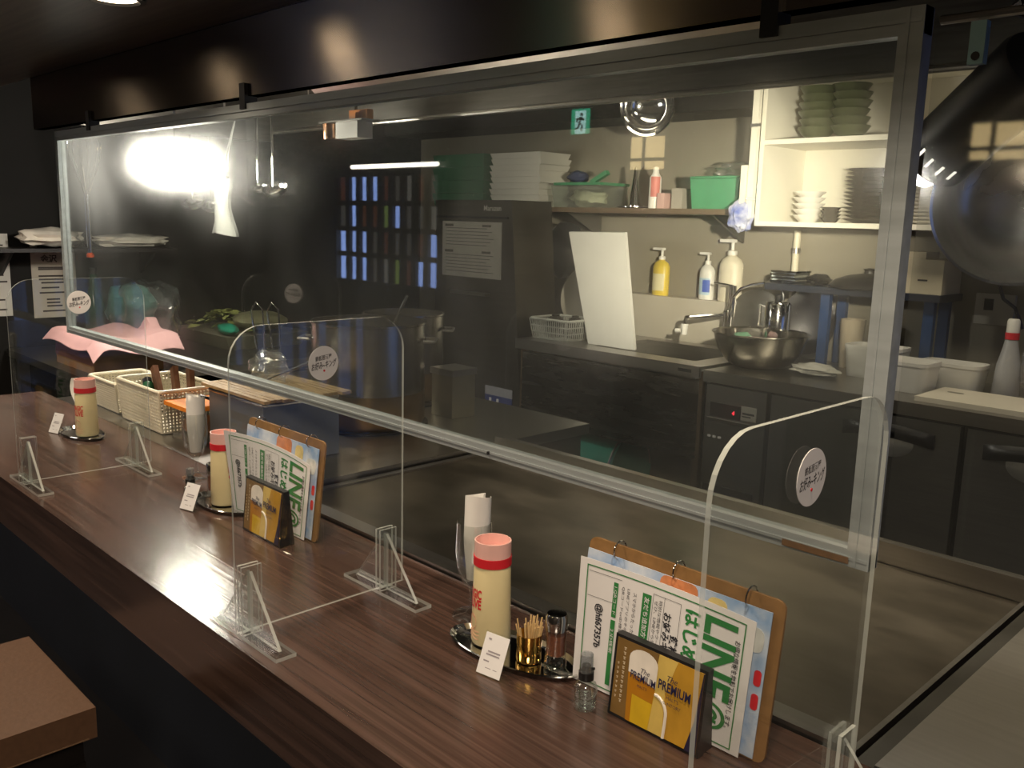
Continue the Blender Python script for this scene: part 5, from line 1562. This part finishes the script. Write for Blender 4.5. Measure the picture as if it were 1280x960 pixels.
b = B(); b.blob((x0 + .06, 3.29, SZ + .142), (.055, .05, .028), .13, 3, 82); solo('navy_bundle', b, mat('navy_cloth', (.02, .03, .09), .6, var=.3), 'small navy bundle on the clear bin lid', 'bundle')
xp = at(797)
b = B(); b.lathe((xp, 3.23, SZ + .012), [(.028, 0), (.026, .002), (.006, .165), (0, .17)], 26); b.lathe((xp, 3.23, SZ + .006), [(.0, 0), (.032, 0), (.032, .006), (0, .006)], 26); solo('steel_nozzle', b, M_chrome, 'pointed polished steel cone standing on plates on the wall shelf', 'cone')
b = B(); b.lathe((xp + .004, 3.23, SZ + .0005), [(0, 0), (.05, 0), (.085, .004), (.085, .0055), (.05, .002), (0, .002)], 30); solo('steel_plate', b, M_chrome, 'shallow steel plate under the pointed steel cone', 'plate')
t = thing('white_bottle', 'white squeeze bottle with red print standing on the wall shelf', 'bottle', (at(825), 3.23, SZ))
xb = at(822)
b = B(); b.lathe((xb, 3.23, SZ + .0005), [(0, 0), (.026, 0), (.027, .004), (.026, .13), (.014, .15), (.012, .175), (0, .178)], 24); part('body', b, M_white, t)
b = B(); b.sheet(lambda i, j: (xb + .0272 * math.sin((i - .1) * 1.6), 3.23 - .0272 * math.cos((i - .1) * 1.6), SZ + .05 + .085 * j), 8, 2); part('red_label', b, mat('faded_red', (.62, .20, .17), .5, var=.2), t)
b = B(); b.box(xb + .035, xb + .075, 3.20, 3.26, SZ + .0005, SZ + .065); b.bevel(.004, 1); solo('spice_box', b, mat('pink_stripe_box', (.62, .40, .36), .6, var=.25, scale=(120, 3, 3)), 'small pink striped box beside the white squeeze bottle', 'box')
b = B(); b.box(xb + .095, xb + .15, 3.22, 3.30, SZ + .0005, SZ + .085); b.bevel(.004, 1); solo('grey_box', b, mat('grey_card', (.36, .33, .28), .6, var=.15), 'plain grey box between the pink box and the green basket', 'box')
x0, x1 = at(876), at(937)
t = thing('green_basket', 'bright green plastic basket of clear film on the wall shelf', 'basket', ((x0 + x1) / 2, 3.26, SZ))
b = B(); b.frust(x0, x1, 3.165, 3.375, SZ + .0005, SZ + .125, .010); b.bevel(.008, 2); part('body', b, M_greenplain, t)
b = B(); b.tube([(p_[0], p_[1], SZ + .125) for p_ in rrect(x0 - .002, x1 + .002, 3.163, 3.377, .015, 3)], .005, 6, closed=True); part('rim', b, M_greenplain, t)
b = B(); b.blob(((x0 + x1) / 2 + .03, 3.27, SZ + .155), (.085, .07, .032), .16, 3, 83, 5); part('film_bundle', b, M_film, t)
b = B(); p = PY(926, 270, 3.10); b.blob((p.x, 3.10, p.z), (.048, .035, .062), .12, 4, 84, 5); b.tube([(p.x + .0, 3.10, p.z + .05), (p.x + .03, 3.12, p.z + .10), (p.x + .05, 3.135, p.z + .12)], .005, 6)
solo('hanging_bag', b, mat('white_blue_film', (.72, .73, .76), .22, col2=(.10, .14, .45), scale=(16, 16, 16), bump=.5, bscale=(30, 30, 30)), 'crumpled white and blue plastic bag hung from the shelf end', 'bag')
# hanging half bowl under the dark box
p = PY(815, 128, 3.16)
b = B(); b.lathe((p.x, 3.165, p.z - .02), [(0, 0), (.06, .004), (.10, .035), (.112, .075), (.118, .076), (.116, .08), (.108, .076), (.095, .038), (.055, .008), (0, .004)], 40, axis=(.35, -.92, -.1)); b.tube([(p.x, 3.16, p.z + .10), (p.x, 3.175, p.z + .125)], .003, 6); solo('hung_bowl', b, M_chrome, 'small polished steel bowl hung on the dark box above the shelf', 'bowl')

# white wall cabinet
t = thing('wall_cabinet', 'open white wall cabinet holding stacked bowls and plates', 'cabinet', (-1.4, 3.27, 1.37))
CX0, CX1, CY, CZ0, CZ1 = -1.845, -.62, 3.11, 1.375, 1.93
b = B(); b.box(CX0, CX1, 3.43, 3.449, CZ0, CZ1); part('back', b, M_whitec, t)
for x in (CX0, CX1 - .018):
    b = B(); b.box(x, x + .018, CY, 3.4295, CZ0, CZ1); part('side', b, M_whitec, t)
for z, nm in ((CZ0, 'bottom_board'), (1.675, 'shelf_board'), (CZ1 - .018, 'top_board')):
    b = B(); b.box(CX0 + .0185, CX1 - .0185, CY, 3.4295, z, z + .018); part(nm, b, M_whitec, t)
b = B(); b.box(CX0 - .028, CX0 - .002, CY - .022, CY - .002, CZ0 + .03, CZ1); dd = part('folded_door', b, M_whitec, t)
for z in (1.47, 1.74):
    b = B(); b.box(CX0 - .032, CX0 + .012, CY - .026, CY - .0225, z, z + .012); part('hinge', b, M_steel, dd)
b = B(); b.box(CX0 - .055, CX0 - .030, CY - .03, CY - .006, 1.39, 1.60); part('door_edge', b, M_whitec, t)
# contents: green bowls in two columns, dark plates, etc.
M_gb = mat('green_glazed', (.06, .072, .03), .3, var=.3)
for cidx, u in enumerate((1022, 1063)):
    xx = PY(u, 150, 3.22).x
    for k in range(6):
        b = B(); r = .068
        b.lathe((xx + .004 * math.sin(k * 2 + cidx), 3.22, 1.6935 + k * .029), [(0, 0), (.028, 0), (.03, .004), (.052, .018), (r, .042), (r + .001, .045), (r - .003, .044), (.048, .021), (0, .008)], 30)
        solo('glazed_bowl', b, M_gb, ('green glazed bowl, %s in the stack nearest the folded cabinet door', 'green glazed bowl, %s in the stack over the dark plates')[cidx] % ordn(k, 6), 'bowl', ('first stack of green bowls', 'second stack of green bowls')[cidx])
M_dp = mat('dark_plate', (.05, .042, .035), .25, var=.3)
xx = PY(1088, 240, 3.22).x
for k in range(14):
    b = B(); b.lathe((xx + .004 * math.sin(k * 1.7), 3.22, 1.3935 + k * .0135), [(0, 0), (.05, 0), (.053, .003), (.088, .0145), (.090, .0155), (.086, .0155), (.05, .006), (0, .005)], 32)
    solo('dark_plate', b, M_dp, 'dark brown plate, %s in the tall stack inside the cabinet' % ordn(k, 14), 'plate', 'tall stack of dark plates')
xx = PY(1040, 262, 3.20).x
for k in range(4):
    b = B(); b.lathe((xx, 3.19, 1.3935 + k * .0125), [(0, 0), (.02, 0), (.024, .003), (.036, .016), (.038, .018), (.035, .018), (.018, .006), (0, .005)], 26)
    solo('sauce_dish', b, M_dp, 'small dark sauce dish, %s in the short stack beside the plates' % ordn(k, 4), 'dish', 'short stack of sauce dishes')
xx = PY(1008, 258, 3.3).x
for k in range(5):
    b = B(); b.lathe((xx + .01, 3.30, 1.3935 + k * .022), [(0, 0), (.03, 0), (.034, .003), (.060, .026), (.061, .028), (.057, .028), (.03, .007), (0, .006)], 28)
    solo('white_bowl', b, M_white, 'white bowl, %s in the stack at the cabinet corner' % ordn(k, 5), 'bowl', 'stack of white bowls')
xx = PY(1152, 250, 3.26).x
for k in range(15):
    b = B(); b.lathe((xx + .04, 3.26, 1.3935 + k * .0125), [(0, 0), (.045, 0), (.048, .003), (.080, .0125), (.081, .0135), (.077, .0135), (.045, .006), (0, .005)], 30)
    solo('white_plate', b, M_white, 'white plate, %s in the tall stack behind the spot lamp' % ordn(k, 15), 'plate', 'tall stack of white plates')

# ================================================================== STOOL
sx0, sx1, sy0, sy1, szt = -2.06, -1.665, .165, .555, .435
t = thing('bar_stool', 'square stool with brown leatherette seat and black wood frame', 'stool', ((sx0 + sx1) / 2, (sy0 + sy1) / 2, 0))
b = B(); b.box(sx0, sx1, sy0, sy1, szt - .062, szt); b.bevel(.016, 4); st = part('seat', b, M_leather, t)
b = B(); b.tube([(p_[0], p_[1], szt - .060) for p_ in rrect(sx0 + .002, sx1 - .002, sy0 + .002, sy1 - .002, .014, 3)], .0025, 6, closed=True); part('piping', b, mat('tan_piping', (.20, .12, .07), .4, var=.1), st)
b = B(); b.box(sx0 + .02, sx1 - .02, sy0 + .02, sy1 - .02, szt - .115, szt - .063); part('seat_frame', b, M_stoolw, t)
for x in (sx0 + .035, sx1 - .035):
    for y in (sy0 + .035, sy1 - .035):
        b = B(); b.box(x - .017, x + .017, y - .017, y + .017, 0, szt - .116); part('leg', b, M_stoolw, t)
for y in (sy0 + .035, sy1 - .035):
    b = B(); b.box(sx0 + .053, sx1 - .053, y - .010, y + .010, .12, .145); part('stretcher', b, M_stoolw, t)

# ================================================================== DINING SIDE (seen mirrored in the guard)
YR = -2.18
def lantern(x, z, w_, h_, label):
    t = thing('wall_lantern', label, 'lamp', (x, YR, z - h_ / 2))
    b = B(); b.box(x - w_ / 2 + .01, x + w_ / 2 - .01, YR - .015, YR + .10, z - h_ / 2 + .01, z + h_ / 2 - .01); part('paper_shade', b, emis('lantern_paper', (1.0, .74, .36), 5.5), t, smooth=False)
    for fx in (-1, -.2, 1):
        b = B(); b.box(x + fx * w_ / 2 - .010, x + fx * w_ / 2 + .010, YR - .018, YR + .106, z - h_ / 2, z + h_ / 2); part('frame_bar', b, M_stoolw, t, smooth=False)
    for fz in (-1, -.35, 1):
        b = B(); b.box(x - w_ / 2 - .01, x + w_ / 2 + .01, YR - .018, YR + .108, z + fz * h_ / 2 - .009, z + fz * h_ / 2 + .009); part('frame_bar', b, M_stoolw, t, smooth=False)
    b = B(); b.box(x - w_ / 2, x + w_ / 2, YR - .02, YR - .016, z - h_ / 2, z + h_ / 2); part('back_plate', b, M_stoolw, t, smooth=False)
lantern(-3.20, 1.765, .26, .20, 'square paper wall lantern in dark frame beside the exit sign')
lantern(-1.36, 1.755, .24, .17, 'square paper wall lantern in dark frame farther from the exit sign')
t = thing('exit_sign', 'green exit sign with running figure on the dining wall', 'sign', (-3.78, YR, 1.90))
b = B(); b.box(-3.865, -3.70, YR - .02, YR + .02, 1.895, 2.06); part('case', b, M_black, t)
b = B(); b.box(-3.857, -3.708, YR + .0205, YR + .0225, 1.903, 2.052); sg = part('green_face', b, emis('exit_green', (.03, .75, .38), 2.6), t, smooth=False)
b = B(); b.box(-3.825, -3.74, YR + .0226, YR + .0236, 1.905, 2.04); pn = part('white_doorway', b, emis('exit_white', (.6, 1.0, .95), 4.5), sg, smooth=False)
b = B()
X = lambda u, v: (-3.7825 + u, YR + .0245, 1.97 + v)
b.lathe(X(.008, .047), [(0, 0), (.011, 0), (.011, .001), (0, .001)], 14, axis=(0, 1, 0))
for pts in ([(.004, .034), (-.006, .0)], [(-.006, 0), (.016, -.02), (.012, -.05)], [(-.006, 0), (-.016, -.03), (-.036, -.036)], [(.004, .030), (-.024, .022), (-.030, .004)], [(.004, .030), (.022, .014), (.034, .018)]):
    b.tube([X(*q) for q in pts], .0065, 6)
part('running_figure', b, mat('exit_figure', (.01, .09, .05), .5, var=.1), sg)
